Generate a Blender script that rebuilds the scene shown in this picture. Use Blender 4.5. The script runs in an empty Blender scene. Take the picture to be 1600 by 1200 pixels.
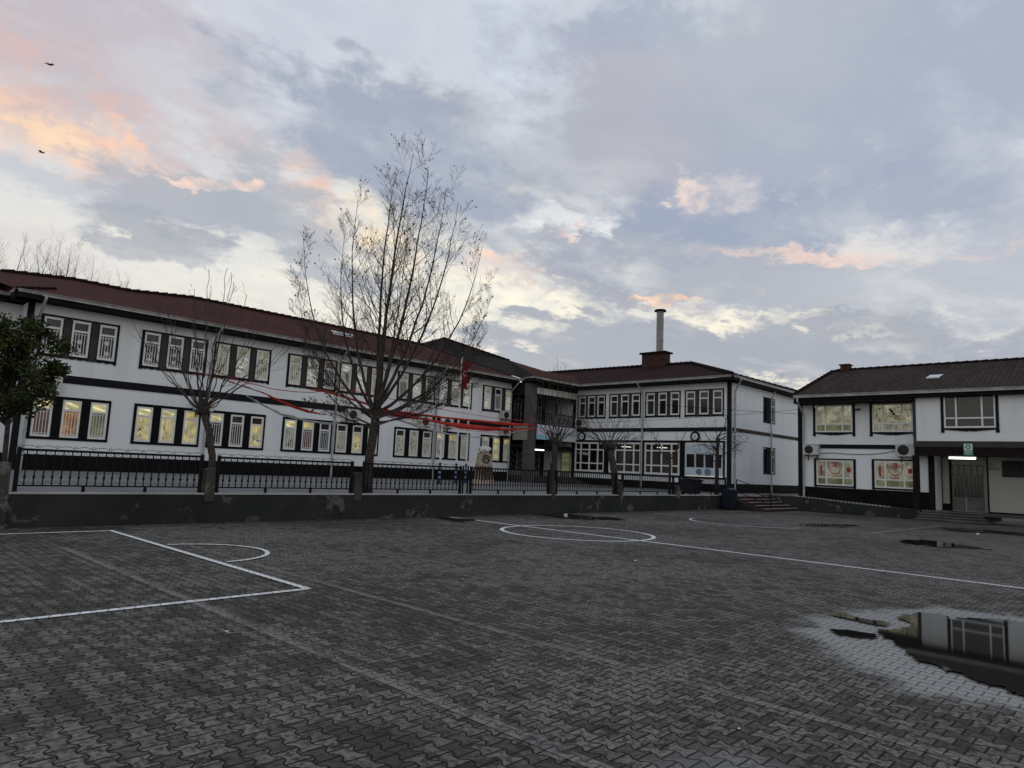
import bpy, bmesh, math, random
from math import radians as R, sin, cos, pi, sqrt
from mathutils import Vector, Matrix, noise
random.seed(7)
scene = bpy.context.scene
col = scene.collection

# ------------------------------------------------------------------ camera
F0, YAW, PITCH, ROLL = 1072.18, 0.768521, 0.121173, 0.0441793
EYE = Vector((0, 0, 1.6))
fw = Vector((cos(YAW)*cos(PITCH), sin(YAW)*cos(PITCH), sin(PITCH)))
r0 = Vector((sin(YAW), -cos(YAW), 0)); u0 = r0.cross(fw)
rt = cos(ROLL)*r0 + sin(ROLL)*u0; up = -sin(ROLL)*r0 + cos(ROLL)*u0
cd = bpy.data.cameras.new('camera'); cam = bpy.data.objects.new('camera', cd); col.objects.link(cam)
cam.matrix_world = Matrix(((rt.x, up.x, -fw.x, EYE.x), (rt.y, up.y, -fw.y, EYE.y), (rt.z, up.z, -fw.z, EYE.z), (0, 0, 0, 1)))
cd.sensor_width = 36; cd.lens = 36*F0/1600; cd.clip_end = 4000; cd.clip_start = 0.05
scene.camera = cam
scene.view_settings.view_transform = 'Standard'; scene.view_settings.look = 'None'
scene.view_settings.exposure = 0.0; scene.view_settings.gamma = 1
scene.render.resolution_x = 1024; scene.render.resolution_y = 768

# ------------------------------------------------------------------ node helper
def lin(c):
    return tuple(((v/255)/12.92 if v/255 <= .04045 else ((v/255+.055)/1.055)**2.4) for v in c)
class NT:
    def __init__(s, nt): s.nt = nt; s.n = nt.nodes; s.l = nt.links
    def new(s, t, **k):
        n = s.n.new(t)
        for a, b in k.items(): setattr(n, a, b)
        return n
    def put(s, sock, v):
        if isinstance(v, bpy.types.NodeSocket): s.l.new(v, sock)
        elif isinstance(v, (tuple, list)) and len(v) == 3 and sock.type == 'RGBA': sock.default_value = (*v, 1)
        else: sock.default_value = v
    def m(s, op, a, b=None, c=None, clamp=False):
        n = s.new('ShaderNodeMath', operation=op); n.use_clamp = clamp
        for i, v in enumerate((a, b, c)):
            if v is not None: s.put(n.inputs[i], v)
        return n.outputs[0]
    def mix(s, f, a, b, mode='MIX'):
        n = s.new('ShaderNodeMix', data_type='RGBA', blend_type=mode)
        s.put(n.inputs[0], f); s.put(n.inputs[6], a); s.put(n.inputs[7], b)
        return n.outputs[2]
    def sm(s, v, lo, hi, a=0., b=1.):
        n = s.new('ShaderNodeMapRange', interpolation_type='SMOOTHSTEP')
        for i, x in enumerate((v, lo, hi, a, b)): s.put(n.inputs[i], x)
        return n.outputs[0]
    def mr(s, v, lo, hi, a=0., b=1.):
        n = s.new('ShaderNodeMapRange')
        for i, x in enumerate((v, lo, hi, a, b)): s.put(n.inputs[i], x)
        return n.outputs[0]
    def noise(s, vec, scale, detail=4, rough=.55, dist=0., out=0):
        n = s.new('ShaderNodeTexNoise')
        if vec is not None: s.put(n.inputs['Vector'], vec)
        n.inputs['Scale'].default_value = scale; n.inputs['Detail'].default_value = detail
        n.inputs['Roughness'].default_value = rough; n.inputs['Distortion'].default_value = dist
        return n.outputs[out]
    def xyz(s, x, y, z=0.):
        n = s.new('ShaderNodeCombineXYZ')
        for i, v in enumerate((x, y, z)): s.put(n.inputs[i], v)
        return n.outputs[0]
    def sep(s, v):
        n = s.new('ShaderNodeSeparateXYZ'); s.put(n.inputs[0], v); return n.outputs
    def mapping(s, vec, loc=(0, 0, 0), rot=(0, 0, 0), sc=(1, 1, 1), t='POINT'):
        n = s.new('ShaderNodeMapping', vector_type=t); s.put(n.inputs[0], vec)
        n.inputs[1].default_value = loc; n.inputs[2].default_value = rot; n.inputs[3].default_value = sc
        return n.outputs[0]
    def vlen(s, v):
        n = s.new('ShaderNodeVectorMath', operation='LENGTH'); s.put(n.inputs[0], v); return n.outputs[1]

# ------------------------------------------------------------------ world: dusk sky with clouds
world = bpy.data.worlds.new('World'); scene.world = world; world.use_nodes = True
w = NT(world.node_tree)
bg = [n for n in w.n if n.type == 'BACKGROUND'][0]
SUN_AZ, SUN_EL = 52.0, 3.0          # low behind the long wing, above X/Y plane angles in degrees
sky = w.new('ShaderNodeTexSky', sky_type='NISHITA', sun_disc=False)
sky.sun_elevation = R(SUN_EL); sky.sun_rotation = R(90-SUN_AZ)
tc = w.new('ShaderNodeTexCoord')
d = w.sep(tc.outputs['Generated'])
az = w.m('MULTIPLY', w.m('ARCTAN2', d[1], d[0]), 180/pi)
el = w.m('MULTIPLY', w.m('ARCSINE', d[2]), 180/pi)
P = w.xyz(az, el)
# domain warp in sky coordinates (degrees)
nz1 = w.noise(w.mapping(P, sc=(.055, .085, 1)), 1.0, 5, .55, 0, 1)
nz2 = w.noise(w.mapping(P, loc=(7, 3, 0), sc=(.2, .33, 1)), 1.0, 6, .62, 0, 1)
def vadd(a, b, k):
    n = w.new('ShaderNodeVectorMath', operation='MULTIPLY_ADD'); w.put(n.inputs[0], b); n.inputs[1].default_value = (k, k*.8, 0); w.put(n.inputs[2], a); return n.outputs[0]
nz3 = w.noise(w.mapping(P, loc=(17, 23, 0), sc=(.45, .75, 1)), 1.0, 6, .6, .3, 1)
Pw = vadd(vadd(vadd(w.mapping(P, loc=(-7.0, -5.6, 0)), nz1, 4.), nz2, 5.5), nz3, 4.5)
den = w.m('ADD', w.m('MAXIMUM', d[2], 0.), .16)
Q = w.xyz(w.m('DIVIDE', d[0], den), w.m('DIVIDE', d[1], den))
f1 = w.noise(w.mapping(Q, loc=(4.3, 9.1, 0), rot=(0, 0, .5), sc=(1, 1.25, 1)), 2.4, 9, .58, .35)
f2 = w.noise(w.mapping(Q, loc=(31, 4, 0), rot=(0, 0, .5), sc=(1, 1.3, 1)), 7.5, 8, .62, .2)
rag = w.m('ADD', w.m('MULTIPLY', w.m('SUBTRACT', f1, .5), 4.0), w.m('MULTIPLY', w.m('SUBTRACT', f2, .5), 2.6))
patch = w.sm(w.noise(w.mapping(P, loc=(51, 14, 0), sc=(.3, .55, 1)), 1.0, 7, .62, .3), .36, .60, .25, 1.)
g1 = w.sm(el, 3, 34)
base = w.mix(g1, lin((232, 227, 216)), lin((202, 209, 218)))
base = w.mix(w.sm(el, 35, 80), base, lin((176, 190, 212)))
nish = w.mix(1.0, sky.outputs[0], (0.09, 0.09, 0.09), 'MULTIPLY')
base = w.mix(.06, base, nish)
# (px, py, rx, ry, rot, colour, opacity, edge-softness) measured on the photograph, turned into sky directions here
def skydir(px, py):
    v = (fw*F0 + rt*(px-800) - up*(py-600)).normalized()
    return math.degrees(math.atan2(v.y, v.x)), math.degrees(math.asin(v.z))
BL = [
 (330, 200, 260, 230, 0, (213, 218, 224), .8, 1), (620, 60, 340, 90, 0, (201, 206, 217), .7, 1),
 (830, 90, 100, 70, 30, (207, 217, 229), .8, 1), (1560, 260, 110, 200, 0, (194, 200, 211), .8, 1),
 (620, 440, 300, 120, 10, (228, 226, 219), .9, 1), (1280, 400, 330, 60, 5, (208, 206, 212), .7, 1),
 (130, 60, 230, 110, 10, (188, 180, 188), .85, 1), (90, 120, 200, 60, 15, (200, 178, 178), .5, 1),
 (60, 272, 120, 26, 5, (186, 191, 200), .7, .8), (1180, 200, 430, 190, -12, (166, 173, 188), .96, .8),
 (1440, 140, 260, 170, 10, (165, 174, 192), .8, 1), (980, 110, 170, 70, -30, (159, 170, 190), .85, .7),
 (1180, 70, 150, 90, 10, (180, 185, 194), .7, 1), (930, 205, 130, 75, 10, (186, 180, 187), .6, 1),
 (870, 230, 110, 60, 0, (172, 177, 186), .5, 1), (560, 195, 150, 70, 12, (160, 168, 183), .95, .6),
 (650, 230, 150, 80, 20, (167, 172, 181), .85, .7), (770, 250, 130, 70, 0, (171, 176, 185), .8, .8),
 (1090, 365, 240, 62, -6, (153, 164, 185), .97, .6), (1330, 330, 130, 34, -5, (164, 173, 189), .9, .6),
 (900, 395, 120, 40, 5, (166, 172, 185), .85, .7), (950, 440, 210, 38, 4, (161, 167, 180), .9, .6),
 (1270, 450, 220, 46, 6, (174, 179, 188), .9, .6), (1520, 440, 150, 60, 0, (184, 189, 198), .85, .8),
 (1270, 590, 70, 22, -5, (244, 228, 198), .9, .7), (860, 345, 90, 20, -10, (228, 230, 230), .85, .6),
 (700, 500, 60, 50, 0, (244, 240, 224), .7, 1), (1120, 290, 50, 26, 0, (214, 208, 208), .8, .7),
 (980, 545, 230, 52, 2, (174, 179, 188), .97, .45), (1330, 555, 260, 40, 3, (172, 177, 186), .95, .4),
 (1250, 525, 28, 20, 0, (163, 168, 179), .95, .4), (1320, 520, 50, 18, 0, (164, 169, 179), .9, .4),
 (60, 195, 150, 34, 8, (246, 208, 184), .85, .9), (70, 190, 90, 16, 6, (252, 220, 184), .755, .9),
 (190, 216, 40, 14, 30, (250, 205, 178), .85, .7), (120, 140, 120, 30, 10, (220, 186, 176), .6, 1),
 (485, 315, 50, 32, 45, (236, 192, 174), .9, .7), (500, 340, 60, 22, 50, (250, 210, 180), .7, .8),
 (590, 375, 60, 26, 25, (255, 218, 172), .95, .9), (600, 380, 30, 12, 0, (255, 228, 170), .8, 1),
 (765, 405, 22, 12, 0, (252, 212, 184), .95, .8), (790, 428, 70, 22, 5, (216, 186, 184), .8, .8),
 (1078, 290, 20, 16, 40, (244, 220, 206), .9, .8), (1340, 392, 120, 9, 2, (236, 208, 196), .9, .7),
 (1045, 467, 55, 6, 3, (252, 204, 168), .95, .8), (885, 360, 30, 10, -30, (238, 210, 198), .7, .8),
 (640, 455, 230, 90, 8, (244, 239, 224), .85, 1), (250, 440, 260, 40, 10, (232, 227, 216), .8, 1),
 (820, 470, 90, 40, 0, (250, 244, 224), .9, .8), (1180, 510, 170, 16, 7, (248, 240, 220), .9, .6),
 (325, 322, 125, 40, 4, (172, 177, 186), .9, .5), (450, 352, 110, 60, 15, (172, 177, 186), .85, .6),
 (250, 374, 85, 20, 0, (166, 171, 180), .85, .6), (330, 286, 60, 9, -3, (250, 218, 200), .9, .6),
 (60, 400, 120, 24, 4, (206, 202, 204), .6, 1), (730, 330, 90, 50, 10, (172, 178, 190), .6, .8),
 (880, 345, 80, 18, -10, (232, 233, 232), .8, .6), (500, 150, 110, 60, 0, (206, 211, 220), .6, 1),
 (820, 150, 60, 60, 60, (206, 216, 228), .6, .9),
 (620, 215, 190, 62, 18, (158, 167, 185), .9, .5), (1250, 565, 330, 40, 3, (165, 170, 180), .95, .4), (910, 560, 150, 40, 3, (169, 174, 183), .9, .4),
]
c = base
for (px, py, rx, ry, ro, cc, op, soft) in BL:
    a, e = skydir(px, py); k = 18.7
    rr = R(-ro)
    # azimuth grows to the left, so mirror x
    m_ = w.mapping(Pw, loc=(a, e, 0), rot=(0, 0, -rr+R(2.5)), sc=(rx/k*1.15, ry/k*1.15, 1), t='TEXTURE')
    dist = w.vlen(m_)
    dist = w.m('ADD', dist, w.m('MULTIPLY', rag, .72))
    fac = w.sm(dist, 1+.6*soft, 1-.6*soft, 0, op)
    if cc[0]-cc[2] > 12 or cc[0] > 205: fac = w.m('MULTIPLY', fac, patch)
    c = w.mix(fac, c, lin(cc))
# broken veil: bright gaps and grey wisps of the cloud deck itself
f3 = w.noise(w.mapping(Q, loc=(13, 2, 0), rot=(0, 0, .5), sc=(1, 1.3, 1)), 1.7, 10, .60, .25)
c = w.mix(w.sm(f3, .49, .66, 0, .34), c, w.mix(g1, lin((173, 177, 187)), lin((163, 171, 189))))
c = w.mix(w.sm(f3, .48, .34, 0, .34), c, w.mix(g1, lin((232, 229, 222)), lin((208, 214, 223))))
c = w.mix(w.sm(el, 0, -2), c, (.1, .1, .1))
w.put(bg.inputs[0], c); bg.inputs[1].default_value = 1.09
sd = bpy.data.lights.new('sun', 'SUN'); so = bpy.data.objects.new('sun', sd); col.objects.link(so)
sd.energy = .25; sd.angle = R(12); sd.color = (1, .8, .62)
sv = Vector((cos(R(SUN_AZ))*cos(R(SUN_EL+4)), sin(R(SUN_AZ))*cos(R(SUN_EL+4)), sin(R(SUN_EL+4))))
so.rotation_euler = sv.to_track_quat('Z', 'Y').to_euler(); so.location = (0, 0, 40)

# ------------------------------------------------------------------ materials
def mat(name, color=(.5, .5, .5), rough=.7, spec=.5, metal=0, var=0, vs=3., bump=0, bs=20., col2=None, emit=None, es=1.):
    m = bpy.data.materials.new(name); m.use_nodes = True; t = NT(m.node_tree)
    b = [n for n in t.n if n.type == 'BSDF_PRINCIPLED'][0]
    b.inputs['Roughness'].default_value = rough; b.inputs['Metallic'].default_value = metal
    b.inputs['Specular IOR Level'].default_value = spec
    pos = t.new('ShaderNodeTexCoord').outputs['Object']
    if var or col2:
        n = t.noise(pos, vs, 6, .6)
        c2 = col2 or tuple(x*(1-var) for x in color)
        t.put(b.inputs['Base Color'], t.mix(t.sm(n, .35, .65), color, c2))
    else: b.inputs['Base Color'].default_value = (*color, 1)
    if bump:
        bn = t.new('ShaderNodeBump'); bn.inputs['Strength'].default_value = bump; bn.inputs['Distance'].default_value = .01
        t.put(bn.inputs['Height'], t.noise(pos, bs, 4, .6)); t.put(b.inputs['Normal'], bn.outputs[0])
    if emit: b.inputs['Emission Color'].default_value = (*emit, 1); b.inputs['Emission Strength'].default_value = es
    return m, t, b
M = {}
def mk(n, *a, **k): M[n] = mat(n, *a, **k)[0]; return M[n]

# plaster with rain streaks and grime
def plaster(name, c1, c2, streak=.25):
    m, t, b = mat(name, c1, .85, .2)
    geo = t.new('ShaderNodeNewGeometry').outputs['Position']
    n1 = t.noise(t.mapping(geo, sc=(1.3, 1.3, .22)), 1.2, 6, .6)
    n2 = t.noise(geo, .45, 4, .6); n3 = t.noise(geo, 28, 3, .6)
    c = t.mix(t.sm(n1, .45, .8, 0, streak*1.6), c1, c2)
    c = t.mix(t.sm(n2, .4, .8, 0, streak), c, c2)
    c = t.mix(t.sm(n3, .3, .7, 0, .06), c, (0.3, .3, .3))
    t.put(b.inputs['Base Color'], c)
    bn = t.new('ShaderNodeBump'); bn.inputs['Strength'].default_value = .25; bn.inputs['Distance'].default_value = .006
    t.put(bn.inputs['Height'], n3); t.put(b.inputs['Normal'], bn.outputs[0])
    M[name] = m
plaster('plaster_white', (.76, .78, .80), (.5, .5, .51), .18)
plaster('plaster_cream', (.60, .58, .54), (.42, .40, .37), .35)
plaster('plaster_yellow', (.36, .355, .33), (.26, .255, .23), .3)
mk('black_paint', (.008, .008, .009), .8, .12, var=.4, vs=2)
mk('plinth_black', (.009, .009, .010), .85, .12, var=.5, vs=1.5, bump=.3)
mk('navy_trim', (.010, .010, .014), .75, .15, var=.3)
mk('taupe_panel', (.062, .053, .049), .85, .15, var=.25, vs=1.5)
mk('brown_column', (.10, .088, .088), .8, .3, var=.2, vs=2)
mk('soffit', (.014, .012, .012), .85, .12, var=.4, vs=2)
mk('white_pvc', (.74, .74, .72), .4, .5, var=.1, vs=5)
mk('dirty_pvc', (.42, .42, .41), .5, .4, var=.25, vs=3)
mk('gutter', (.42, .42, .41), .5, .4, var=.35, vs=2)
mk('pipe_grey', (.40, .41, .41), .5, .4, var=.2, vs=4)
mk('iron_black', (.006, .006, .007), .7, .15)
mk('steel', (.24, .24, .24), .5, .4, .3, var=.2, vs=1.2)
mk('ac_white', (.52, .52, .50), .5, .4, var=.15, vs=6)
mk('grille_dark', (.02, .02, .022), .6, .3)
mk('bark', (.075, .065, .057), .95, .1, vs=14, col2=(.03, .026, .023), bump=.6, bs=60)
mk('bark_dark', (.05, .042, .036), .95, .15, vs=9, col2=(.025, .02, .018))
mk('twig', (.075, .062, .054), .95, .1, vs=4, col2=(.04, .033, .03))
mk('dry_leaf', (.035, .022, .014), .95, .1)
mk('red_cloth', (.52, .05, .035), .8, .1, var=.35, vs=3)
mk('flag_red', (.22, .015, .018), .8, .1, var=.5, vs=5)
mk('white_cloth', (.45, .46, .47), .7, .2, var=.2, vs=3)
mk('blue_plastic', (.010, .014, .028), .5, .4, var=.3)
mk('blue_paint', (.010, .025, .09), .6, .2)
mk('bin_dark', (.022, .026, .036), .55, .35, var=.4, vs=4)
mk('stone_pale', (.40, .34, .29), .9, .2, vs=6, col2=(.2, .155, .125), bump=.5)
mk('bust_white', (.6, .6, .57), .6, .3, var=.2, vs=8)
mk('sign_green', (.03, .24, .14), .5, .4)
mk('sign_white', (.6, .62, .66), .4, .5)
mk('panel_grey', (.30, .29, .26), .6, .4, var=.15)
mk('ink_blue', (.02, .03, .16), .6, .3)
mk('ink_black', (.012, .012, .015), .6, .3)
mk('ink_red', (.35, .02, .02), .6, .3)
mk('paper_white', (.65, .66, .68), .8, .2)
mk('door_grey', (.12, .125, .12), .5, .4, var=.2, vs=4)
mk('brick_red', (.075, .034, .028), .9, .15, vs=5, col2=(.035, .022, .019), bump=.4)
mk('skylight', (.55, .57, .6), .25, .5)
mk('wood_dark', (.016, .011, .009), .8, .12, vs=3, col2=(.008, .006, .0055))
mk('tube', (.9, .9, .9), emit=(1, .97, .86), es=5.)
mk('tube_dim', (.5, .5, .5), emit=(1, .95, .75), es=.75)
mk('kiosk', (.52, .60, .66), .5, .4, var=.12)
mk('bird', (.03, .03, .03), .9, .1)

def concrete(name, base, dark, moss=None, patch=None):
    m, t, b = mat(name, base, .9, .25)
    g = t.new('ShaderNodeNewGeometry').outputs['Position']
    n1 = t.noise(g, .9, 8, .65); n2 = t.noise(t.mapping(g, loc=(4, 2, 1)), 2.3, 8, .7, .4); n3 = t.noise(g, 40, 3, .6)
    c = t.mix(t.sm(n1, .35, .7), base, dark)
    if moss: c = t.mix(t.sm(t.noise(t.mapping(g, loc=(9, 9, 2)), .7, 5, .6), .5, .7, 0, .6), c, moss)
    if patch:
        pm = t.m('MULTIPLY', t.sm(n2, .51, .585), t.sm(t.noise(t.mapping(g, loc=(1, 5, 0)), .9, 2, .5), .50, .58))
        c = t.mix(pm, c, patch)
    c = t.mix(t.sm(n3, .3, .7, 0, .25), c, tuple(x*.5 for x in base))
    t.put(b.inputs['Base Color'], c)
    bn = t.new('ShaderNodeBump'); bn.inputs['Strength'].default_value = .6; bn.inputs['Distance'].default_value = .012
    t.put(bn.inputs['Height'], t.m('ADD', n2, t.m('MULTIPLY', n3, .4))); t.put(b.inputs['Normal'], bn.outputs[0])
    M[name] = m
concrete('wall_concrete', (.030, .030, .029), (.015, .016, .015), (.016, .024, .019), (.10, .10, .10))
concrete('pillar_concrete', (.06, .055, .05), (.025, .024, .021), (.03, .032, .022), (.15, .14, .13))
concrete('ledge_concrete', (.42, .41, .40), (.28, .28, .27))
concrete('step_concrete', (.075, .078, .072), (.03, .032, .03), (.04, .045, .03))
concrete('yard_asphalt', (.19, .185, .18), (.12, .118, .115))

# roof tiles: UV in metres (u along the eave, v up the slope)
def tiles(name, c1, c2, c3, lich=0):
    m, t, b = mat(name, c1, .9, .08)
    uv = t.sep(t.new('ShaderNodeTexCoord').outputs['UV'])
    u = t.m('DIVIDE', uv[0], .22); v = t.m('DIVIDE', uv[1], .33)
    row = t.m('FLOOR', v); cu = t.m('FLOOR', u)
    fu = t.m('FRACT', u); fv = t.m('FRACT', v)
    wn = t.new('ShaderNodeTexWhiteNoise', noise_dimensions='2D'); t.put(wn.inputs['Vector'], t.xyz(cu, row))
    hu = t.m('ABSOLUTE', t.m('SINE', t.m('MULTIPLY', u, pi)))
    h = t.m('ADD', t.m('MULTIPLY', hu, .6), t.m('MULTIPLY', t.m('SUBTRACT', 1., fv), .7))
    big = t.noise(t.xyz(uv[0], uv[1]), .35, 6, .65); fine = t.noise(t.xyz(uv[0], uv[1]), 6, 5, .7)
    c = t.mix(t.sm(big, .35, .65), c1, c2)
    c = t.mix(t.m('MULTIPLY', wn.outputs[0], .55), c, c3)
    if lich: c = t.mix(t.m('MULTIPLY', t.sm(fine, .6, .68), t.sm(big, .42, .6)), c, (.16, .15, .12))
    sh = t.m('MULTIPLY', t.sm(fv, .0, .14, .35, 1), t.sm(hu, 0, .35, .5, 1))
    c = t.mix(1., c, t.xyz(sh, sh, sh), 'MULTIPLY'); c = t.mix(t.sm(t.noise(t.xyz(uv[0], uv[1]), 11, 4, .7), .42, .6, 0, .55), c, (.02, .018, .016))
    t.put(b.inputs['Base Color'], c)
    bn = t.new('ShaderNodeBump'); bn.inputs['Strength'].default_value = 1.; bn.inputs['Distance'].default_value = .07
    t.put(bn.inputs['Height'], h); t.put(b.inputs['Normal'], bn.outputs[0])
    M[name] = m
tiles('tiles_red', (.120, .030, .024), (.074, .023, .019), (.045, .018, .016))
tiles('tiles_brown', (.046, .027, .022), (.022, .018, .016), (.095, .06, .048), 1)
tiles('tiles_dark', (.05, .038, .035), (.035, .03, .028), (.02, .019, .018))

# pavers
def paver_nodes(t):
    g = t.sep(t.new('ShaderNodeNewGeometry').outputs['Position'])
    W_, H_ = .125, .168
    u = t.m('DIVIDE', g[0], W_); v = t.m('DIVIDE', g[1], H_)
    tri = t.m('SUBTRACT', t.m('MULTIPLY', t.m('PINGPONG', v, .5), 4.), 1.)
    s = t.m('MAXIMUM', t.m('MINIMUM', t.m('MULTIPLY', tri, 2.1), 1.), -1.)
    u2 = t.m('MULTIPLY_ADD', t.m('MULTIPLY', t.m('COSINE', t.m('MULTIPLY', u, pi)), s), .15, u)
    i = t.m('FLOOR', u2); fu = t.m('FRACT', u2)
    odd = t.m('FLOORED_MODULO', i, 2.)
    v2 = t.m('ADD', v, t.m('MULTIPLY', t.m('SUBTRACT', 1., odd), .5))
    row = t.m('FLOOR', v2); fv = t.m('FRACT', v2)
    du = t.m('MULTIPLY', t.m('MINIMUM', fu, t.m('SUBTRACT', 1., fu)), W_)
    dv = t.m('MULTIPLY', t.m('MINIMUM', fv, t.m('SUBTRACT', 1., fv)), H_)
    dm = t.m('MINIMUM', du, dv)
    wn = t.new('ShaderNodeTexWhiteNoise', noise_dimensions='2D'); t.put(wn.inputs['Vector'], t.xyz(i, row))
    return g, dm, wn, fu, fv
def ground_material():
    m, t, b = mat('paver_court', (.1, .1, .1), .7, .14)
    g, dm, wn, fu, fv = paver_nodes(t)
    p2 = t.xyz(g[0], g[1])
    edge = t.m('ADD', dm, t.m('MULTIPLY', t.m('SUBTRACT', t.noise(p2, 45, 3, .6), .5), .006))
    joint = t.sm(edge, .004, .0105)             # 0 in the joint, 1 on the paver
    rc = t.sep(wn.outputs[1])
    big = t.noise(p2, .23, 6, .6, .3); mid = t.noise(t.mapping(p2, loc=(3, 8, 0)), 1.5, 6, .65, .3); fine = t.noise(p2, 22, 6, .7)
    worn = t.m('ADD', t.m('ADD', t.m('MULTIPLY', wn.outputs[0], .55), t.m('MULTIPLY', big, 1.35)), t.m('MULTIPLY', mid, .95))
    c = t.mix(t.sm(worn, 1.08, 1.72), (.064, .056, .047), (.235, .216, .192))
    c = t.mix(t.m('MULTIPLY', rc[0], .35), c, (.068, .055, .048))
    c = t.mix(t.sm(fine, .44, .60, 0, .8), c, (.032, .029, .025))
    c = t.mix(t.sm(t.noise(p2, 5.5, 6, .72), .50, .62, 0, .85), c, (.028, .026, .022))
    speck = t.sm(t.noise(p2, 90, 2, .5), .70, .76, 0, .6)
    c = t.mix(speck, c, (.28, .27, .26))
    # wet shoulder round the big puddle, and a damp patch at the near edge; sky sheen is lightened into their colour
    wob = t.m('MULTIPLY', t.m('SUBTRACT', t.noise(p2, 1.6, 6, .65), .5), .55)
    def blob(x, y, rx, ry, lo, hi):
        q = t.mapping(p2, loc=(x, y, 0), sc=(rx, ry, 1), t='TEXTURE')
        return t.sm(t.m('ADD', t.vlen(q), wob), hi, lo)
    wet = t.m('MAXIMUM', blob(8.75, 1.0, 2.6, 2.25, .86, 1.02), t.m('MULTIPLY', blob(3.5, 1.8, .7, .45, .5, 1.2), .35))
    cw = t.mix(t.m('MULTIPLY', wn.outputs[0], .5), (.25, .245, .235), (.19, .186, .18))
    c = t.mix(t.m('MULTIPLY', wet, .85), c, cw)
    c = t.mix(joint, (.012, .011, .0095), c)
    t.put(b.inputs['Base Color'], c); t.put(b.inputs['Specular IOR Level'], t.mr(wet, 0, 1, .12, .5))
    rough = t.mix(wet, t.mix(rc[1], (.85, .85, .85), (.6, .6, .6)), (.33, .33, .33))
    t.put(b.inputs['Roughness'], rough)
    h = t.m('ADD', t.sm(dm, 0, .012), t.m('MULTIPLY', fine, .22))
    h = t.m('ADD', h, t.m('MULTIPLY', t.m('MULTIPLY', t.m('SUBTRACT', rc[0], .5), fu), .6))
    h = t.m('ADD', h, t.m('MULTIPLY', t.m('MULTIPLY', t.m('SUBTRACT', rc[2], .5), fv), .6))
    bn = t.new('ShaderNodeBump'); t.put(bn.inputs['Strength'], t.m('SUBTRACT', .85, t.m('MULTIPLY', wet, .35))); bn.inputs['Distance'].default_value = .006
    t.put(bn.inputs['Height'], h); t.put(b.inputs['Normal'], bn.outputs[0])
    M['paver_court'] = m
ground_material()
def line_material(name, color, wear):
    m, t, b = mat(name, color, .6, .3)
    g, dm, wn, fu, fv = paver_nodes(t)
    p2 = t.xyz(g[0], g[1])
    joint = t.sm(dm, .003, .008)
    n = t.m('ADD', t.m('MULTIPLY', t.noise(p2, 9, 7, .7), .8), t.m('MULTIPLY', t.noise(p2, 1.3, 3, .6), .4))
    keep = t.sm(n, wear, wear+.14)
    under = t.mix(wn.outputs[0], (.035, .034, .033), (.10, .098, .095))
    c = t.mix(keep, under, color)
    t.put(b.inputs['Base Color'], t.mix(joint, (.008, .008, .008), c)); b.inputs['Specular IOR Level'].default_value = .15
    M[name] = m
line_material('paint_white', (.74, .74, .72), .36)
line_material('paint_faded', (.20, .165, .15), .50)
line_material('paint_thin', (.30, .30, .30), .42)
m, t, b = mat('water', (.010, .010, .009), .03, .28); b.inputs['IOR'].default_value = 1.33; M['water'] = m

# window panes
def pane(name, lower, kind):
    m, t, b = mat(name, (.01, .01, .012), .06, .5)
    p = t.sep(t.new('ShaderNodeTexCoord').outputs['Object'])
    oi = t.new('ShaderNodeObjectInfo').outputs['Random']
    if kind == 'dark':
        n = t.noise(t.xyz(p[0], t.m('ADD', p[2], t.m('MULTIPLY', oi, 9))), 3, 3, .6)
        t.put(b.inputs['Base Color'], t.mix(n, tuple(x*.6 for x in lower), lower)); b.inputs['Roughness'].default_value = .1
    else:
        x = t.m('ADD', p[0], t.m('MULTIPLY', oi, 13.))
        fold = t.noise(t.xyz(t.m('MULTIPLY', x, 9.), t.m('MULTIPLY', p[2], .35)), 1.6, 3, .6)
        broad = t.noise(t.xyz(x, t.m('MULTIPLY', p[2], 1.4), oi), 2.2, 3, .6)
        k = t.m('MULTIPLY', t.sm(fold, .3, .7, .62, 1.1), t.sm(broad, .3, .65, .45, 1.12))
        if kind == 'ceiling':
            st = t.m('FRACT', t.m('ADD', t.m('MULTIPLY', p[2], 4.), t.m('ADD', t.m('MULTIPLY', p[0], 1.2), oi)))
            k = t.m('MULTIPLY', t.sm(broad, .35, .7, .55, 1.1), t.sm(st, .55, .75, .75, 1.35))
        e = t.mix(1., lower, t.xyz(k, k, k), 'MULTIPLY')
        t.put(b.inputs['Emission Color'], e); b.inputs['Emission Strength'].default_value = 1.
    M[name] = m
pane('pane_dark', (.016, .022, .04), 'dark')
pane('pane_black', (.008, .008, .009), 'dark')
pane('pane_slate', (.04, .042, .045), 'dark')
pane('pane_yellow', (.52, .43, .17), 'lit')
pane('pane_ceiling', (.60, .54, .28), 'ceiling')
pane('pane_pale', (.19, .185, .14), 'lit')
pane('pane_paleceil', (.42, .42, .37), 'ceiling')
pane('pane_orange', (.30, .13, .045), 'lit')
pane('pane_maroon', (.05, .018, .012), 'lit')
pane('pane_olive', (.10, .10, .05), 'lit')
pane('pane_tan', (.012, .009, .006), 'lit')
pane('pane_cream', (.24, .23, .155), 'lit')

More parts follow.
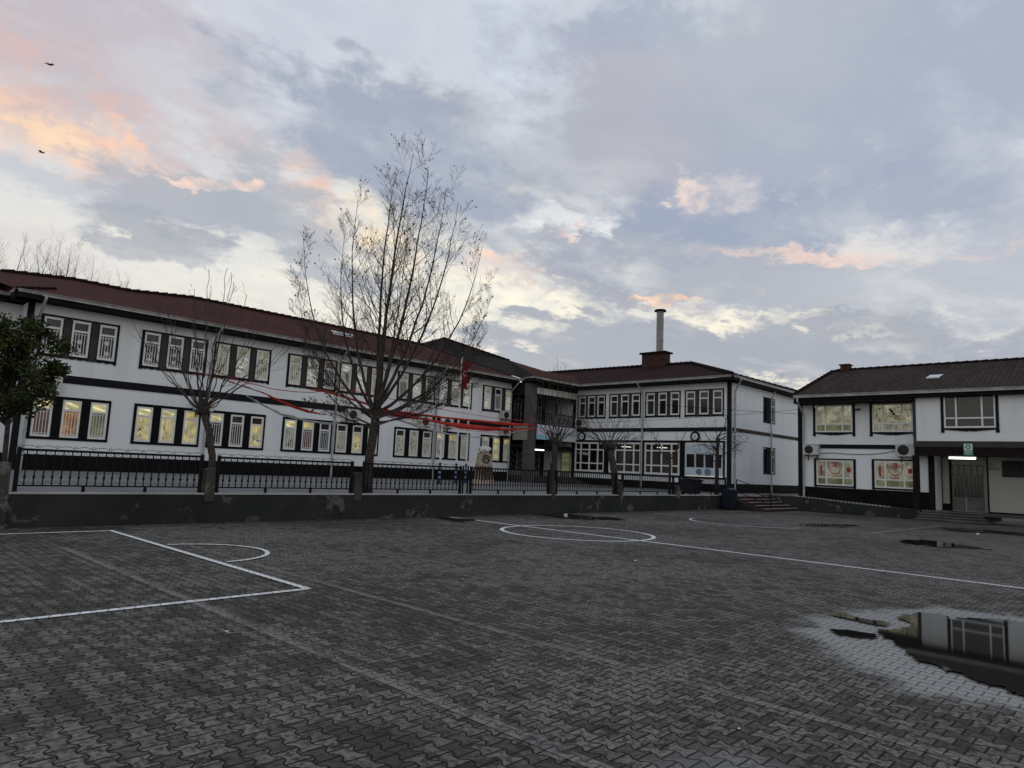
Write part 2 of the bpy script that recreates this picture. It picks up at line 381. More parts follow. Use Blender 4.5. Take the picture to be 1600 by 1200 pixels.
# ------------------------------------------------------------------ mesh helpers
WL = {}
def wl(o): return WL.get(o.name, Vector((0, 0, 0))) if o else Vector((0, 0, 0))
class MB:
    def __init__(s): s.v = []; s.f = []; s.uv = []
    def add(s, vs, fs, uvs=None):
        k = len(s.v); s.v += [tuple(x) for x in vs]; s.f += [tuple(i+k for i in f) for f in fs]
        s.uv += uvs if uvs else [(0., 0.)]*len(vs)
    def box(s, x0, y0, z0, x1, y1, z1):
        x0, x1 = min(x0, x1), max(x0, x1); y0, y1 = min(y0, y1), max(y0, y1); z0, z1 = min(z0, z1), max(z0, z1)
        s.add([(x0, y0, z0), (x1, y0, z0), (x1, y1, z0), (x0, y1, z0), (x0, y0, z1), (x1, y0, z1), (x1, y1, z1), (x0, y1, z1)],
              [(0, 3, 2, 1), (4, 5, 6, 7), (0, 1, 5, 4), (1, 2, 6, 5), (2, 3, 7, 6), (3, 0, 4, 7)])
        return s
    def tube(s, pts, rad, n=6, cap=True):
        pts = [Vector(p) for p in pts]
        if not isinstance(rad, (list, tuple)): rad = [rad]*len(pts)
        vs = []; fs = []
        ref = Vector((.31, .52, .79))
        for i, p in enumerate(pts):
            dd = (pts[min(i+1, len(pts)-1)] - pts[max(i-1, 0)])
            if dd.length < 1e-7: dd = Vector((0, 0, 1))
            dd.normalize()
            a = dd.cross(ref)
            if a.length < .05: a = dd.cross(Vector((1, 0, 0)))
            a.normalize(); bb = dd.cross(a)
            for k in range(n):
                th = 2*pi*k/n; vs.append(p + (a*cos(th)+bb*sin(th))*rad[i])
        for i in range(len(pts)-1):
            for k in range(n):
                fs.append((i*n+k, i*n+(k+1) % n, (i+1)*n+(k+1) % n, (i+1)*n+k))
        if cap: fs.append(tuple(range(n))[::-1]); fs.append(tuple(range((len(pts)-1)*n, len(pts)*n)))
        s.add(vs, fs); return s
    def poly(s, pts, thick, axis):
        # extrude planar polygon by vector axis*thick
        n = len(pts); a = Vector(axis)*thick
        vs = [Vector(p) for p in pts] + [Vector(p)+a for p in pts]
        s.add(vs, [tuple(range(n))[::-1], tuple(range(n, 2*n))] + [(i, (i+1) % n, n+(i+1) % n, n+i) for i in range(n)])
        return s
    def sph(s, c, rx, ry=None, rz=None, nu=12, nv=8):
        ry = ry or rx; rz = rz or rx; vs = []; fs = []
        for j in range(nv+1):
            ph = pi*j/nv
            for i in range(nu):
                th = 2*pi*i/nu; vs.append((c[0]+rx*sin(ph)*cos(th), c[1]+ry*sin(ph)*sin(th), c[2]+rz*cos(ph)))
        for j in range(nv):
            for i in range(nu): fs.append((j*nu+i, (j+1)*nu+i, (j+1)*nu+(i+1) % nu, j*nu+(i+1) % nu))
        s.add(vs, fs); return s
    def build(s, name, m, parent=None, loc=None, smooth=False, local=False):
        o0 = Vector(loc) if loc is not None else Vector((0, 0, 0))
        base = o0 if not local else Vector((0, 0, 0))
        if parent is not None and not local and loc is None: base = wl(parent)
        me = bpy.data.meshes.new(name)
        me.from_pydata([tuple(Vector(v)-base) for v in s.v], [], s.f)
        ul = me.uv_layers.new(name='UVMap')
        for lp in me.loops: ul.data[lp.index].uv = s.uv[lp.vertex_index]
        if smooth: me.polygons.foreach_set('use_smooth', [True]*len(me.polygons))
        me.validate(); me.update()
        me.materials.append(M[m] if isinstance(m, str) else m)
        o = bpy.data.objects.new(name, me); col.objects.link(o)
        if parent is not None:
            o.parent = parent
            if loc is not None: o.location = o0 - wl(parent)
            WL[o.name] = base if not local else wl(parent)
        else:
            o.location = base; WL[o.name] = base.copy()
        return o
def empty(name, loc, label, cat, group=None):
    o = bpy.data.objects.new(name, None); o.empty_display_size = .2; col.objects.link(o); o.location = loc
    WL[o.name] = Vector(loc); return tag(o, label, cat, group)
def tag(o, label, cat, group=None):
    o['label'] = label; o['category'] = cat
    if group: o['group'] = group
    return o
def struct(o, kind='structure'): o['kind'] = kind; return o
def text_into(mb, txt, size, place, extr=.004, mirror=False):
    cu = bpy.data.curves.new('t', 'FONT'); cu.body = txt; cu.size = size; cu.extrude = extr; cu.align_x = 'CENTER'; cu.resolution_u = 3
    to = bpy.data.objects.new('t', cu); col.objects.link(to)
    dg = bpy.context.evaluated_depsgraph_get(); me = bpy.data.meshes.new_from_object(to.evaluated_get(dg))
    vs = [place((-v.co.x if mirror else v.co.x), v.co.y, v.co.z) for v in me.vertices]; fs = [tuple(p.vertices) for p in me.polygons]
    mb.add(vs, fs); bpy.data.objects.remove(to); bpy.data.curves.remove(cu); bpy.data.meshes.remove(me)

class Fac:      # facade frame: u along the wall (left to right as seen), d inwards
    def __init__(s, O, U, N): s.O = Vector(O); s.U = Vector(U); s.N = Vector(N)
    def p(s, u, z, d=0.): return s.O + s.U*u + s.N*d + Vector((0, 0, z))
    def holes(s, mb, u0, u1, z0, z1, hs, d=0., reveal=.12, edge=0.):
        us = sorted({u0, u1} | {min(max(x, u0), u1) for h in hs for x in (h[0], h[1])})
        zs = sorted({z0, z1} | {min(max(x, z0), z1) for h in hs for x in (h[2], h[3])})
        def inh(a, c): return any(h[0] < a < h[1] and h[2] < c < h[3] for h in hs)
        for i in range(len(us)-1):
            for j in range(len(zs)-1):
                if us[i+1]-us[i] < 1e-5 or zs[j+1]-zs[j] < 1e-5: continue
                if inh((us[i]+us[i+1])/2, (zs[j]+zs[j+1])/2): continue
                mb.add([s.p(us[i], zs[j], d), s.p(us[i+1], zs[j], d), s.p(us[i+1], zs[j+1], d), s.p(us[i], zs[j+1], d)], [(0, 1, 2, 3)])
        for (a, b_, c_, e) in hs:
            for (q, r) in (((a, c_), (b_, c_)), ((b_, c_), (b_, e)), ((b_, e), (a, e)), ((a, e), (a, c_))):
                mb.add([s.p(*q, d), s.p(*r, d), s.p(*r, d+reveal), s.p(*q, d+reveal)], [(0, 1, 2, 3)])
        if edge:
            for (q, r) in (((u0, z0), (u1, z0)), ((u1, z0), (u1, z1)), ((u1, z1), (u0, z1)), ((u0, z1), (u0, z0))):
                mb.add([s.p(*q, d), s.p(*r, d), s.p(*r, d+edge), s.p(*q, d+edge)], [(0, 1, 2, 3)])
    def box(s, mb, u0, u1, z0, z1, d0, d1):
        vs = [s.p(u, z, dd) for dd in (d0, d1) for z in (z0, z1) for u in (u0, u1)]
        mb.add(vs, [(0, 1, 3, 2), (4, 6, 7, 5), (0, 4, 5, 1), (2, 3, 7, 6), (0, 2, 6, 4), (1, 5, 7, 3)])
    def rot(s): return math.atan2(s.U.y, s.U.x)

# ================================================================== GROUND
g = MB(); g.add([(-600, -600, 0), (900, -600, 0), (900, 900, 0), (-600, 900, 0)], [(0, 1, 2, 3)])
struct(g.build('ground', 'paver_court'))
ZY = .66
y = MB(); y.box(-40, 16.62, .02, 32.8, 60, ZY); y.box(32.8, 16.42, .02, 90, 60, ZY-.004)
struct(y.build('upper_yard', 'yard_asphalt'))

def strip(mb, pts, wd, z=.004, closed=False):
    n = len(pts); L = []
    for i in range(n):
        a = Vector(pts[(i-1) % n] if closed or i > 0 else pts[i]); b_ = Vector(pts[(i+1) % n] if closed or i < n-1 else pts[i])
        dd = (b_-a); dd.normalize(); nn = Vector((-dd.y, dd.x)); p = Vector(pts[i]); L.append((p+nn*wd/2, p-nn*wd/2))
    for i in range(n if closed else n-1):
        a = L[i]; b_ = L[(i+1) % n]
        mb.add([(*a[0], z), (*a[1], z), (*b_[1], z), (*b_[0], z)], [(0, 1, 2, 3)])
def arc(cx, cy, r, a0, a1, n=40): return [(cx+r*cos(R(a0+(a1-a0)*i/n)), cy+r*sin(R(a0+(a1-a0)*i/n))) for i in range(n+1)]
def marking(pl, m='paint_white', wd=.095, z=.004, closed=False):
    mb = MB(); strip(mb, pl, wd, z, closed); struct(mb.build('court_marking', m))
marking([(-8, 15.34), (4.6, 15.34)], z=.008)
marking([(4.57, 15.38), (4.6, 7.77)], z=.012)
marking([(4.63, 7.8), (-3, 7.74)], z=.008)
marking(arc(4.62, 11.5, 1.18, 86, -86), wd=.08, z=.016)
marking([(14.3, 16.3), (14.27, 9), (14.2, -14)], z=.004, wd=.11)
marking(arc(14.3, 11.25, 1.95, 0, 360, 72)[:-1], z=.008, closed=True, wd=.11)
marking([(24.3, 15.2), (24.3, 7.2)], 'paint_thin', .07)
marking([(24.3, 15.2), (32, 15.0)], 'paint_thin', .07)
marking([(24.3, 7.2), (33, 7.0)], 'paint_thin', .07, .008)
marking(arc(24.1, 11.2, 2.0, 100, 262), z=.008, wd=.08)
marking([(28.0, 14.4), (28.1, 3.4)], 'paint_thin', .06, .012)
marking([(3.22, 13), (3.22, 6.6), (3.25, .6)], 'paint_faded', .11, .004)
marking([(5.02, 15.0), (4.98, 8.07), (5.01, 2.1), (4.98, -.5)], 'paint_faded', .085, .004)
marking([(5.0, 15.62), (13.5, 15.66)], 'paint_thin', .05)
marking([(2.93, 6.42), (2.93, 6.25), (3.05, 6.2)], 'paint_thin', .02)
def ymark(pl, wd=.09):
    mb = MB(); strip(mb, pl, wd, ZY+.004); struct(mb.build('yard_marking', 'ledge_concrete'))
ymark([(5.0, 24.2), (12, 24.0), (18, 21.0)]); ymark([(5.4, 20.4), (9, 17.2)]); ymark([(6, 27.5), (22, 27.3)]); ymark([(10, 21.0), (20, 20.6)])
ymark([(16.2, 18.2), (30, 18.0)], .12)

# puddles with ragged outlines
def puddle(pts, amp=.08, z=.018, seed=0):
    rnd = random.Random(seed); out = []
    n = len(pts)
    for i in range(n):
        a = Vector(pts[i]); b_ = Vector(pts[(i+1) % n]); L = (b_-a).length; k = max(2, int(L/.022)); nn = Vector((-(b_-a).y, (b_-a).x)).normalized()
        for j in range(k):
            p = a.lerp(b_, j/k)
            q = p + nn*amp*(noise.noise(Vector((p.x*3, p.y*3, seed)))*1.1 + noise.noise(Vector((p.x*9, p.y*9, seed)))*.9 + noise.noise(Vector((p.x*26, p.y*26, seed)))*.6)
            out.append((q.x, q.y, z))
    bm = bmesh.new(); vs = [bm.verts.new(p) for p in out]; f = bm.faces.new(vs); bmesh.ops.triangulate(bm, faces=[f])
    me = bpy.data.meshes.new('puddle'); bm.normal_update()
    if sum(fc.normal.z for fc in bm.faces) < 0: bmesh.ops.reverse_faces(bm, faces=bm.faces)
    bm.to_mesh(me); bm.free(); me.materials.append(M['water'])
    o = bpy.data.objects.new('puddle', me); col.objects.link(o); struct(o)
puddle([(9.41, 2.56), (10.06, 2.49), (10.25, 2.2), (9.95, 2.02), (10.4, 1.85), (10.61, 1.42), (10.5, .2), (9.6, -.6), (8, -.8), (6.9, -.2), (6.75, .6), (6.99, 1.12), (7.11, 1.39), (7.25, 1.62), (7.49, 1.79), (7.61, 1.92), (8.06, 2.24), (8.25, 2.42), (8.7, 2.36), (9.19, 2.2)], .1, seed=1)
puddle([(8.87, 3.11), (9.16, 3.03), (9.0, 2.81), (8.98, 2.6), (8.96, 2.42), (8.74, 2.42), (8.72, 2.66), (8.76, 2.88)], .06, seed=2)
puddle([(7.98, 2.79), (8.13, 2.62), (8.2, 2.38), (8.06, 2.27), (7.89, 2.41), (7.82, 2.62)], .05, seed=3)
puddle([(22.44, 5.83), (23.41, 5.55), (23.3, 4.91), (22.84, 4.33), (22.08, 3.61), (21.91, 4.15), (21.03, 4.57), (21.42, 4.98), (21.44, 5.47)], .2, seed=4)
puddle([(31.35, 6.82), (32.01, 6.38), (32.22, 5.27), (32.06, 4.16), (31.0, 2.6), (30.32, 3.93), (30.36, 4.82), (29.6, 5.56), (29.9, 6.12)], .25, seed=5)
puddle([(25.22, 9.83), (26.63, 9.79), (27.93, 9.16), (28.0, 8.72), (26.22, 8.6), (25.18, 9.26)], .25, seed=6)
puddle([(18.4, 16.3), (19.87, 16.3), (19.9, 14.98), (20.3, 14.19), (19.71, 13.51), (18.53, 14.1), (17.87, 14.79)], .25, seed=7)
puddle([(13.5, 16.3), (14.12, 16.1), (14.22, 15.08), (13.43, 14.77), (13.3, 15.18)], .15, seed=8)

# ================================================================== SCHOOL
SB = empty('school_building', (20, 33.1, ZY), 'long white two-storey school with dark trim, red tiled roofs and a column porch', 'building')
ZB, ZE = ZY-.05, 7.42
A = Fac((0, 33.1, 0), (1, 0, 0), (0, 1, 0)); B = Fac((39.3, 0, 0), (0, -1, 0), (1, 0, 0)); S = Fac((0, 19.4, 0), (1, 0, 0), (0, 1, 0))
GA = [6.40, 10.25, 13.47, 17.33, 20.42, 24.42, 27.55, 31.46]; GW = 2.93
WO = [.12, 1.14, 2.16]; WW = .68
def zb(z): return z
lowz = (2.02, 3.58); upz = (5.42, 6.93)
hA = []
for gx in GA:
    for o_ in WO:
        hA.append((gx+o_, gx+o_+WW, *lowz)); hA.append((gx+o_, gx+o_+WW, *upz))
mb = MB(); A.holes(mb, 5.95, 34.25, ZB, ZE, hA)
mb.add([(5.95, 33.1, ZB), (5.95, 34.3, ZB), (5.95, 34.3, ZE), (5.95, 33.1, ZE)], [(0, 1, 2, 3)])
mb.add([(-30, 34.3, ZB), (5.95, 34.3, ZB), (5.95, 34.3, ZE), (-30, 34.3, ZE)], [(0, 1, 2, 3)])
mb.add([(34.25, 33.1, ZB), (34.25, 34.3, ZB), (34.25, 34.3, ZE), (34.25, 33.1, ZE)], [(3, 2, 1, 0)])
mb.build('wall', 'plaster_white', SB)
# B front
GB = [(-31.2, -28.7), (-28.4, -25.78), (-25.44, -22.78), (-22.47, -19.78)]
hB = []
for (a, b_) in GB:
    for k in range(3):
        w0 = a+.08+k*((b_-a-.16-.66)/2); hB.append((w0, w0+.66, 5.45, 6.92))
LB = [(-31.33, -28.74), (-28.32, -25.75), (-25.42, -22.78), (-22.42, -19.82)]
for (a, b_) in LB[:3]: hB.append((a, b_, 1.6, 3.62))
hB.append((LB[3][0], LB[3][1], 1.58, 3.66))
mb = MB(); B.holes(mb, -31.6, -19.4, ZB, ZE, hB)
hS = [(44.15, 44.62, 5.35, 6.95), (45.2, 45.8, 5.35, 6.95), (44.15, 44.62, 1.98, 3.62), (45.2, 45.8, 1.98, 3.62)]
S.holes(mb, 39.3, 52, ZB, ZE, hS)
mb.add([(39.3, 31.6, ZB), (39.3, 34.6, ZB), (39.3, 34.6, ZE), (39.3, 31.6, ZE)], [(0, 1, 2, 3)])
mb.build('wall', 'plaster_white', SB)
# plinths, bands, corner trim
mb = MB()
A.box(mb, 5.97, 34.2, ZB, 1.30, -.03, .02); mb.box(-30, 34.27, ZB, 5.93, 34.31, 1.30)
B.box(mb, -31.58, -19.43, ZB, 1.14, -.03, .02); S.box(mb, 39.33, 52, ZB, 1.22, -.03, .02)
mb.build('plinth', 'plinth_black', SB)
mb = MB(); A.box(mb, 6.2, 34.2, 4.27, 4.60, -.035, .02); B.box(mb, -31.3, -19.62, 4.38, 4.63, -.035, .02); mb.box(-30, 34.26, 4.38, 5.9, 34.31, 4.6)
mb.build('string_course', 'navy_trim', SB)
mb = MB(); S.box(mb, 39.62, 52, 4.42, 4.64, -.035, .02); mb.build('string_course', 'taupe_panel', SB)
mb = MB(); A.box(mb, 5.93, 6.15, ZB, ZE, -.06, .1); mb.build('corner_post', 'navy_trim', SB)
mb = MB(); B.box(mb, -31.62, -31.35, ZB, ZE, -.05, .1)
mb.build('corner_post', 'navy_trim', SB)
mb = MB(); mb.box(39.25, 19.35, ZB, 39.45, 19.56, ZE); mb.build('corner_post', 'navy_trim', SB)
# window surrounds
def lowsur(Fq, a, b_, holes, z0, z1, m):
    mb = MB(); Fq.holes(mb, a, b_, z0, z1, holes, d=-.03, reveal=.1, edge=.04); mb.build('window_surround', m, SB)
for gx in GA: lowsur(A, gx, gx+GW, [(gx+o_, gx+o_+WW, *lowz) for o_ in WO], 1.91, 3.70, 'black_paint')
def upsur(Fq, a, b_, hs, zt, zbm):
    mb = MB()            # taupe panels between the windows
    xs = [(hs[0][1], hs[1][0]), (hs[1][1], hs[2][0])]
    for (p, q) in xs: Fq.box(mb, p+.04, q-.04, zbm-.05, zt-.08, -.028, .01)
    mb.build('panel', 'taupe_panel', SB)
    mb = MB()            # dark frame and scalloped apron
    Fq.box(mb, a, b_, zt-.075, zt, -.04, .01); Fq.box(mb, a, hs[0][0], zbm-.08, zt-.077, -.04, .01); Fq.box(mb, hs[2][1], b_, zbm-.08, zt-.077, -.04, .01)
    for h in hs:
        n = 16; pts = []
        w_ = h[1]-h[0]+.08; x0 = h[0]-.04
        for i in range(n+1):
            tt = i/n; pts.append((x0+w_*tt, h[2]-.10-.045*abs(sin(tt*pi*2.5))))
        top = [(x0+w_, h[2]-.005), (x0, h[2]-.005)]
        mb.poly([Fq.p(u, z, -.04) for (u, z) in pts+top], .045, Fq.N)
        Fq.box(mb, h[0]-.04, h[0], h[2], h[3], -.036, .01); Fq.box(mb, h[1], h[1]+.04, h[2], h[3], -.036, .01)
    mb.build('window_surround', 'navy_trim', SB)
for gx in GA: upsur(A, gx, gx+GW, [(gx+o_, gx+o_+WW, *upz) for o_ in WO], 7.03, 5.33)
for gi, (a, b_) in enumerate(GB): upsur(B, a, b_, hB[gi*3:gi*3+3], 7.03, 5.36)

# window prototype: frame > pane, transom_pane, bars
def frame_mesh(w_, h_, cols, rows, t_=.085, barsn=0, splits=None, zs=None):
    mb = MB(); y0, y1 = -.015, .07
    mb.box(0, y0, 0, t_, y1, h_); mb.box(w_-t_, y0, 0, w_, y1, h_)
    mb.box(t_, y0, 0, w_-t_, y1, t_*1.1); mb.box(t_, y0, h_-t_, w_-t_, y1, h_)
    for s_ in (splits or []): mb.box(s_-t_*.5, y0+.005, t_*1.1, s_+t_*.5, y1-.003, h_-t_)
    for z_ in (zs or []):
        xs = [t_]+[q for s_ in (splits or []) for q in (s_-t_*.5, s_+t_*.5)]+[w_-t_]
        for i in range(0, len(xs), 2): mb.box(xs[i], y0+.002, z_-t_*.5, xs[i+1], y1-.002, z_+t_*.5)
    return mb
def make_window(w_, h_, splits, zs, nbars, pm, tm, dec=None, frame_m='white_pvc'):
    f = frame_mesh(w_, h_, 0, 0, splits=splits, zs=zs).build('window', frame_m)
    zt = zs[-1] if zs and tm else h_
    mb = MB(); mb.add([(.03, .065, .03), (w_-.03, .065, .03), (w_-.03, .07, zt), (.03, .07, zt)], [(0, 1, 2, 3)])
    p = mb.build('pane', pm, f, local=True)
    if tm:
        mb = MB(); mb.add([(.03, .07, zt), (w_-.03, .07, zt), (w_-.03, .07, h_-.03), (.03, .07, h_-.03)], [(0, 1, 2, 3)])
        mb.build('transom_pane', tm, f, local=True)
    if nbars:
        mb = MB()
        for k in range(nbars):
            x = .065+(w_-.13)*(k+1)/(nbars+1); mb.box(x-.012, .020, .06, x+.012, .040, zs[-1]-.02)
        mb.box(.08, .022, .14, w_-.08, .038, .16); mb.box(.08, .022, zs[-1]-.13, w_-.08, .038, zs[-1]-.11)
        mb.build('bars', 'white_pvc', f, local=True)
    return f
def copy_tree(o, parent=None):
    c_ = o.copy(); col.objects.link(c_); c_.parent = parent
    for ch in o.children: copy_tree(ch, c_)
    return c_
proto = {}
def place_window(key, Fq, u, z, pm, tm, parent=SB, args=None):
    if key not in proto:
        o = make_window(*args, 'pane_dark', 'pane_dark' if args[3] else None); proto[key] = o
    else: o = copy_tree(proto[key])
    o.parent = parent; o.location = Fq.p(u, z, 0)-wl(parent); o.rotation_euler = (0, 0, Fq.rot())
    for ch in o.children:
        nm = ch.name.split('.')[0]
        if nm in ('pane', 'transom_pane'):
            ch.material_slots[0].link = 'OBJECT'; ch.material_slots[0].material = M[pm if nm == 'pane' else tm]
    return o
LOW = [['maroon|ceiling', 'orange|ceiling', 'olive|ceiling'], ['yellow|ceiling', 'yellow|ceiling', 'yellow|yellow'], ['dark|ceiling', 'tan|tan', 'yellow|tan'],
       ['pale|ceiling', 'maroon|yellow', 'dark|dark'], ['pale|slate', 'yellow|slate', 'yellow|tan'], ['pale|slate', 'pale|pale', 'pale|slate'],
       ['pale|ceiling', 'pale|yellow', 'pale|pale'], ['pale|yellow', 'yellow|yellow', 'pale|yellow']]
UPP = [['dark|slate', 'dark|slate', 'dark|slate'], ['dark|slate', 'dark|slate', 'dark|slate'], ['pale|pale', 'paleceil|cream', 'pale|cream'],
       ['pale|pale', 'paleceil|paleceil', 'tan|tan'], ['pale|paleceil', 'paleceil|pale', 'pale|pale'], ['tan|pale', 'paleceil|pale', 'tan|slate'],
       ['paleceil|paleceil', 'pale|paleceil', 'paleceil|pale'], ['paleceil|pale', 'slate|dark', 'paleceil|cream']]
winobj = {}
for gi, gx in enumerate(GA):
    for k, o_ in enumerate(WO):
        p_, t_ = LOW[gi][k].split('|')
        winobj[('L', gi, k)] = place_window('lowA', A, gx+o_, lowz[0], 'pane_'+p_, 'pane_'+t_, args=(WW, lowz[1]-lowz[0], [], [1.14], 4))
        p_, t_ = UPP[gi][k].split('|')
        winobj[('U', gi, k)] = place_window('upA', A, gx+o_, upz[0], 'pane_'+p_, 'pane_'+t_, args=(WW, upz[1]-upz[0], [], [1.08], 4))
for i in range(12):
    h = hB[i]; place_window('upB', B, h[0], h[2], 'pane_black' if i % 3 else 'pane_slate', 'pane_slate', args=(.66, 1.47, [], [1.02], 0))
for i, (a, b_) in enumerate(LB[:3]):
    wd = b_-a; 
    o = place_window('lowB', B, a, 1.6, ['pane_black', 'pane_tan', 'pane_tan'][i], 'pane_black', args=(2.59, 2.02, [.52, 1.28, 2.02], [.56, 1.52], 0))
for i, h in enumerate(hS): place_window('side%d' % (i % 2), S, h[0], h[2], 'pane_black', 'pane_slate', args=(h[1]-h[0], h[3]-h[2], [], [1.1], 0)).material_slots[0].material = M['navy_trim'] if i % 2 == 0 else M['dirty_pvc']
# surround for the side windows
mb = MB()
for z0, z1 in ((5.28, 7.0), (1.9, 3.68)):
    S.holes(mb, 44.05, 45.9, z0, z1, [h for h in hS if h[2] > z0 and h[3] < z1], d=-.02, reveal=.1, edge=.03)
mb.build('window_surround', 'navy_trim', SB)
# lower B: dark surround + heads
mb = MB(); B.box(mb, -31.33, -19.7, 3.66, 3.80, -.04, .01); B.box(mb, -31.33, -19.7, 1.44, 1.56, -.04, .01)
for q in ((-31.45, -31.34), (-28.73, -28.33), (-25.74, -25.43), (-22.77, -22.43), (-19.81, -19.7)): B.box(mb, q[0], q[1], 1.562, 3.658, -.035, .01)
mb.build('window_surround', 'black_paint', SB)
# white-blue service counter filling the last bay
KB = MB(); B.box(KB, -22.40, -19.84, 2.95, 3.64, -.02, .06); B.box(KB, -22.40, -19.84, 1.60, 2.12, -.02, .06)
for q in (-22.40, -21.74, -21.10, -20.44, -19.92): B.box(KB, q, q+.08, 2.12, 2.95, -.02, .06)
for q in (-21.74, -21.10, -20.44): B.box(KB, q+.02, q+.05, 2.951, 3.3, -.035, -.021)
B.box(KB, -22.35, -19.9, 3.28, 3.31, -.036, -.021)
kk = KB.build('service_counter', 'kiosk', SB)
mb = MB(); B.box(mb, -22.38, -19.9, 2.12, 2.95, .05, .08); mb.build('pane', 'pane_black', kk)
mb = MB()
for cy, rr in ((-21.42, .17), (-20.82, .19)):
    for r_ in (rr, rr*.55): mb.tube([B.p(cy+r_*cos(a*pi/12), 1.86+r_*sin(a*pi/12), -.03) for a in range(25)], .022, 4)
    mb.tube([B.p(cy, 1.80, -.03), B.p(cy, 1.93, -.03)], .03, 4)
mb.build('emblem', 'ink_blue', kk)
# interior tubes seen through lower B windows
for (yy, zz) in ((27.3, 3.36), (24.5, 3.34)):
    mb = MB(); mb.tube([(39.345, yy, zz), (39.345, yy-.75, zz-.02)], .028, 6); mb.build('ceiling_lamp', 'tube_dim', SB)
# paper cut-outs stuck on dark panes
def discs(parent, lst, m):
    mb = MB()
    for (x, z, r_) in lst:
        n = 10; mb.poly([(x+r_*cos(2*pi*i/n)*(1 if i % 2 else .75), .066, z+r_*sin(2*pi*i/n)*(1 if i % 2 else .75)) for i in range(n)], .003, (0, -1, 0))
    mb.build('paper_decoration', m, parent, local=True)
for gi in (0, 1):
    for k in range(3): discs(winobj[('U', gi, k)], [(.34, .55+.1*k, .12), (.3+.04*k, .3, .11)], 'paper_white')
for gi, k in ((1, 0), (1, 1), (2, 0), (2, 2), (3, 0), (3, 1), (4, 0), (4, 1), (4, 2), (5, 0), (5, 1), (5, 2), (6, 0), (0, 1)):
    rr = random.Random(gi*7+k); discs(winobj[('L', gi, k)], [(rr.uniform(.14, .54), rr.uniform(.2, .75), rr.uniform(.03, .06)) for _ in range(6)], 'paper_white' if (gi, k) == (0, 1) else 'ink_black')
for gi, k in ((2, 1), (2, 2), (3, 0), (6, 1)):
    rr = random.Random(gi*5+k+90); discs(winobj[('U', gi, k)], [(rr.uniform(.14, .54), rr.uniform(.2, 1.35), rr.uniform(.04, .07)) for _ in range(4)], 'ink_red')

# eaves: soffit, fascia, gutter
def eave_run(a, b_, inward, name_parent, zt=7.72, depth=.85, drop=.38):
    # a->b outer gutter line at ground plan, inward unit vector toward the wall
    a = Vector((*a, 0)); b_ = Vector((*b_, 0)); n = Vector((*inward, 0)); L = (b_-a)
    def pt(t_, d_, z): return a+L*t_+n*d_+Vector((0, 0, z))
    return pt
def slab(mb, pt, d0, d1, z0, z1, t0=0., t1=1., dz=0.):
    vs = [pt(t_, dd, z+(dz if dd == d1 else 0)) for dd in (d0, d1) for z in (z0, z1) for t_ in (t0, t1)]
    mb.add(vs, [(0, 1, 3, 2), (4, 6, 7, 5), (0, 4, 5, 1), (2, 3, 7, 6), (0, 2, 6, 4), (1, 5, 7, 3)])
def eaves(parent, runs, zt, depth):
    ms, mg = MB(), MB()
    for (a, b_, n) in runs:
        pt = eave_run(a, b_, n, parent)
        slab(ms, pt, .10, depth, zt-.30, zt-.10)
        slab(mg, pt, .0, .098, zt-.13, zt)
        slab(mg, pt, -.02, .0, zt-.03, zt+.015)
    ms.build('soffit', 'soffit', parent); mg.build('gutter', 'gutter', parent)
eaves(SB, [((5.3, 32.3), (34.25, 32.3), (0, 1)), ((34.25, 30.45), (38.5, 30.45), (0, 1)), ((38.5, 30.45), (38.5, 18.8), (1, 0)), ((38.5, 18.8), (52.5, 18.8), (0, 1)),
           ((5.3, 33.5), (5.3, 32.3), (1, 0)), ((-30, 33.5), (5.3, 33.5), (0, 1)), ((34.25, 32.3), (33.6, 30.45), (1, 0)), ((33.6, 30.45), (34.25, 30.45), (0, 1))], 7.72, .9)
# roofs
def facet(mb, pts, eave_dir):
    e = Vector(eave_dir).normalized(); P0 = Vector(pts[0]); n = (Vector(pts[1])-P0).cross(Vector(pts[2])-P0).normalized()
    s_ = n.cross(e)
    if s_.z < 0: s_ = -s_
    uvs = [((Vector(p)-P0).dot(e), (Vector(p)-P0).dot(s_)) for p in pts]
    mb.add(pts, [tuple(range(len(pts)))], uvs)
mb = MB(); zr = 7.70; rl = [(3.0, 38.2, 9.5), (5.6, 38, 9.42), (8.5, 38, 9.68), (10.95, 38, 9.66), (14.1, 38, 9.97), (22, 38, 9.97), (30, 38, 9.93)]
ev = [5.3, 6.2, 8.5, 10.95, 14.1, 22, 34.2]
for i in range(len(rl)-1):
    facet(mb, [(ev[i], 32.25, zr), (ev[i+1], 32.25, zr), rl[i+1], rl[i]], (1, 0, 0))
facet(mb, [(-30, 33.45, zr), (5.3, 33.45, zr), (5.3, 35.5, 8.55), rl[0], (-30, 38.2, 9.5)], (1, 0, 0))
facet(mb, [(5.3, 32.25, zr), (5.3, 33.45, zr), (5.3, 35.5, 8.55)], (0, 1, 0))
facet(mb, [(5.3, 32.25, zr), (5.3, 35.5, 8.55), rl[0]], (0, 1, 0))
mb.add([(-30, 38.2, 9.5), (36, 38, 9.5), (36, 44, 7.6), (-30, 44, 7.6)], [(0, 1, 2, 3)])
roofA = mb.build('roof', 'tiles_red', SB)
def ridge_tiles(parent, pl, m='tiles_red', r_=.14, L=.42):
    mb = MB()
    for a, b_ in zip(pl[:-1], pl[1:]):
        a = Vector(a); b_ = Vector(b_); n = max(1, int((b_-a).length/L))
        for i in range(n):
            p = a.lerp(b_, i/n); q = a.lerp(b_, (i+1.08)/n); mb.tube([p, q], [r_*.8, r_*1.2], 7)
    return mb.build('ridge_tiles', m, parent)
ridge_tiles(roofA, rl[1:]); ridge_tiles(roofA, [(5.3, 32.25, 7.74), (6.9, 33.8, 8.28)], r_=.05)
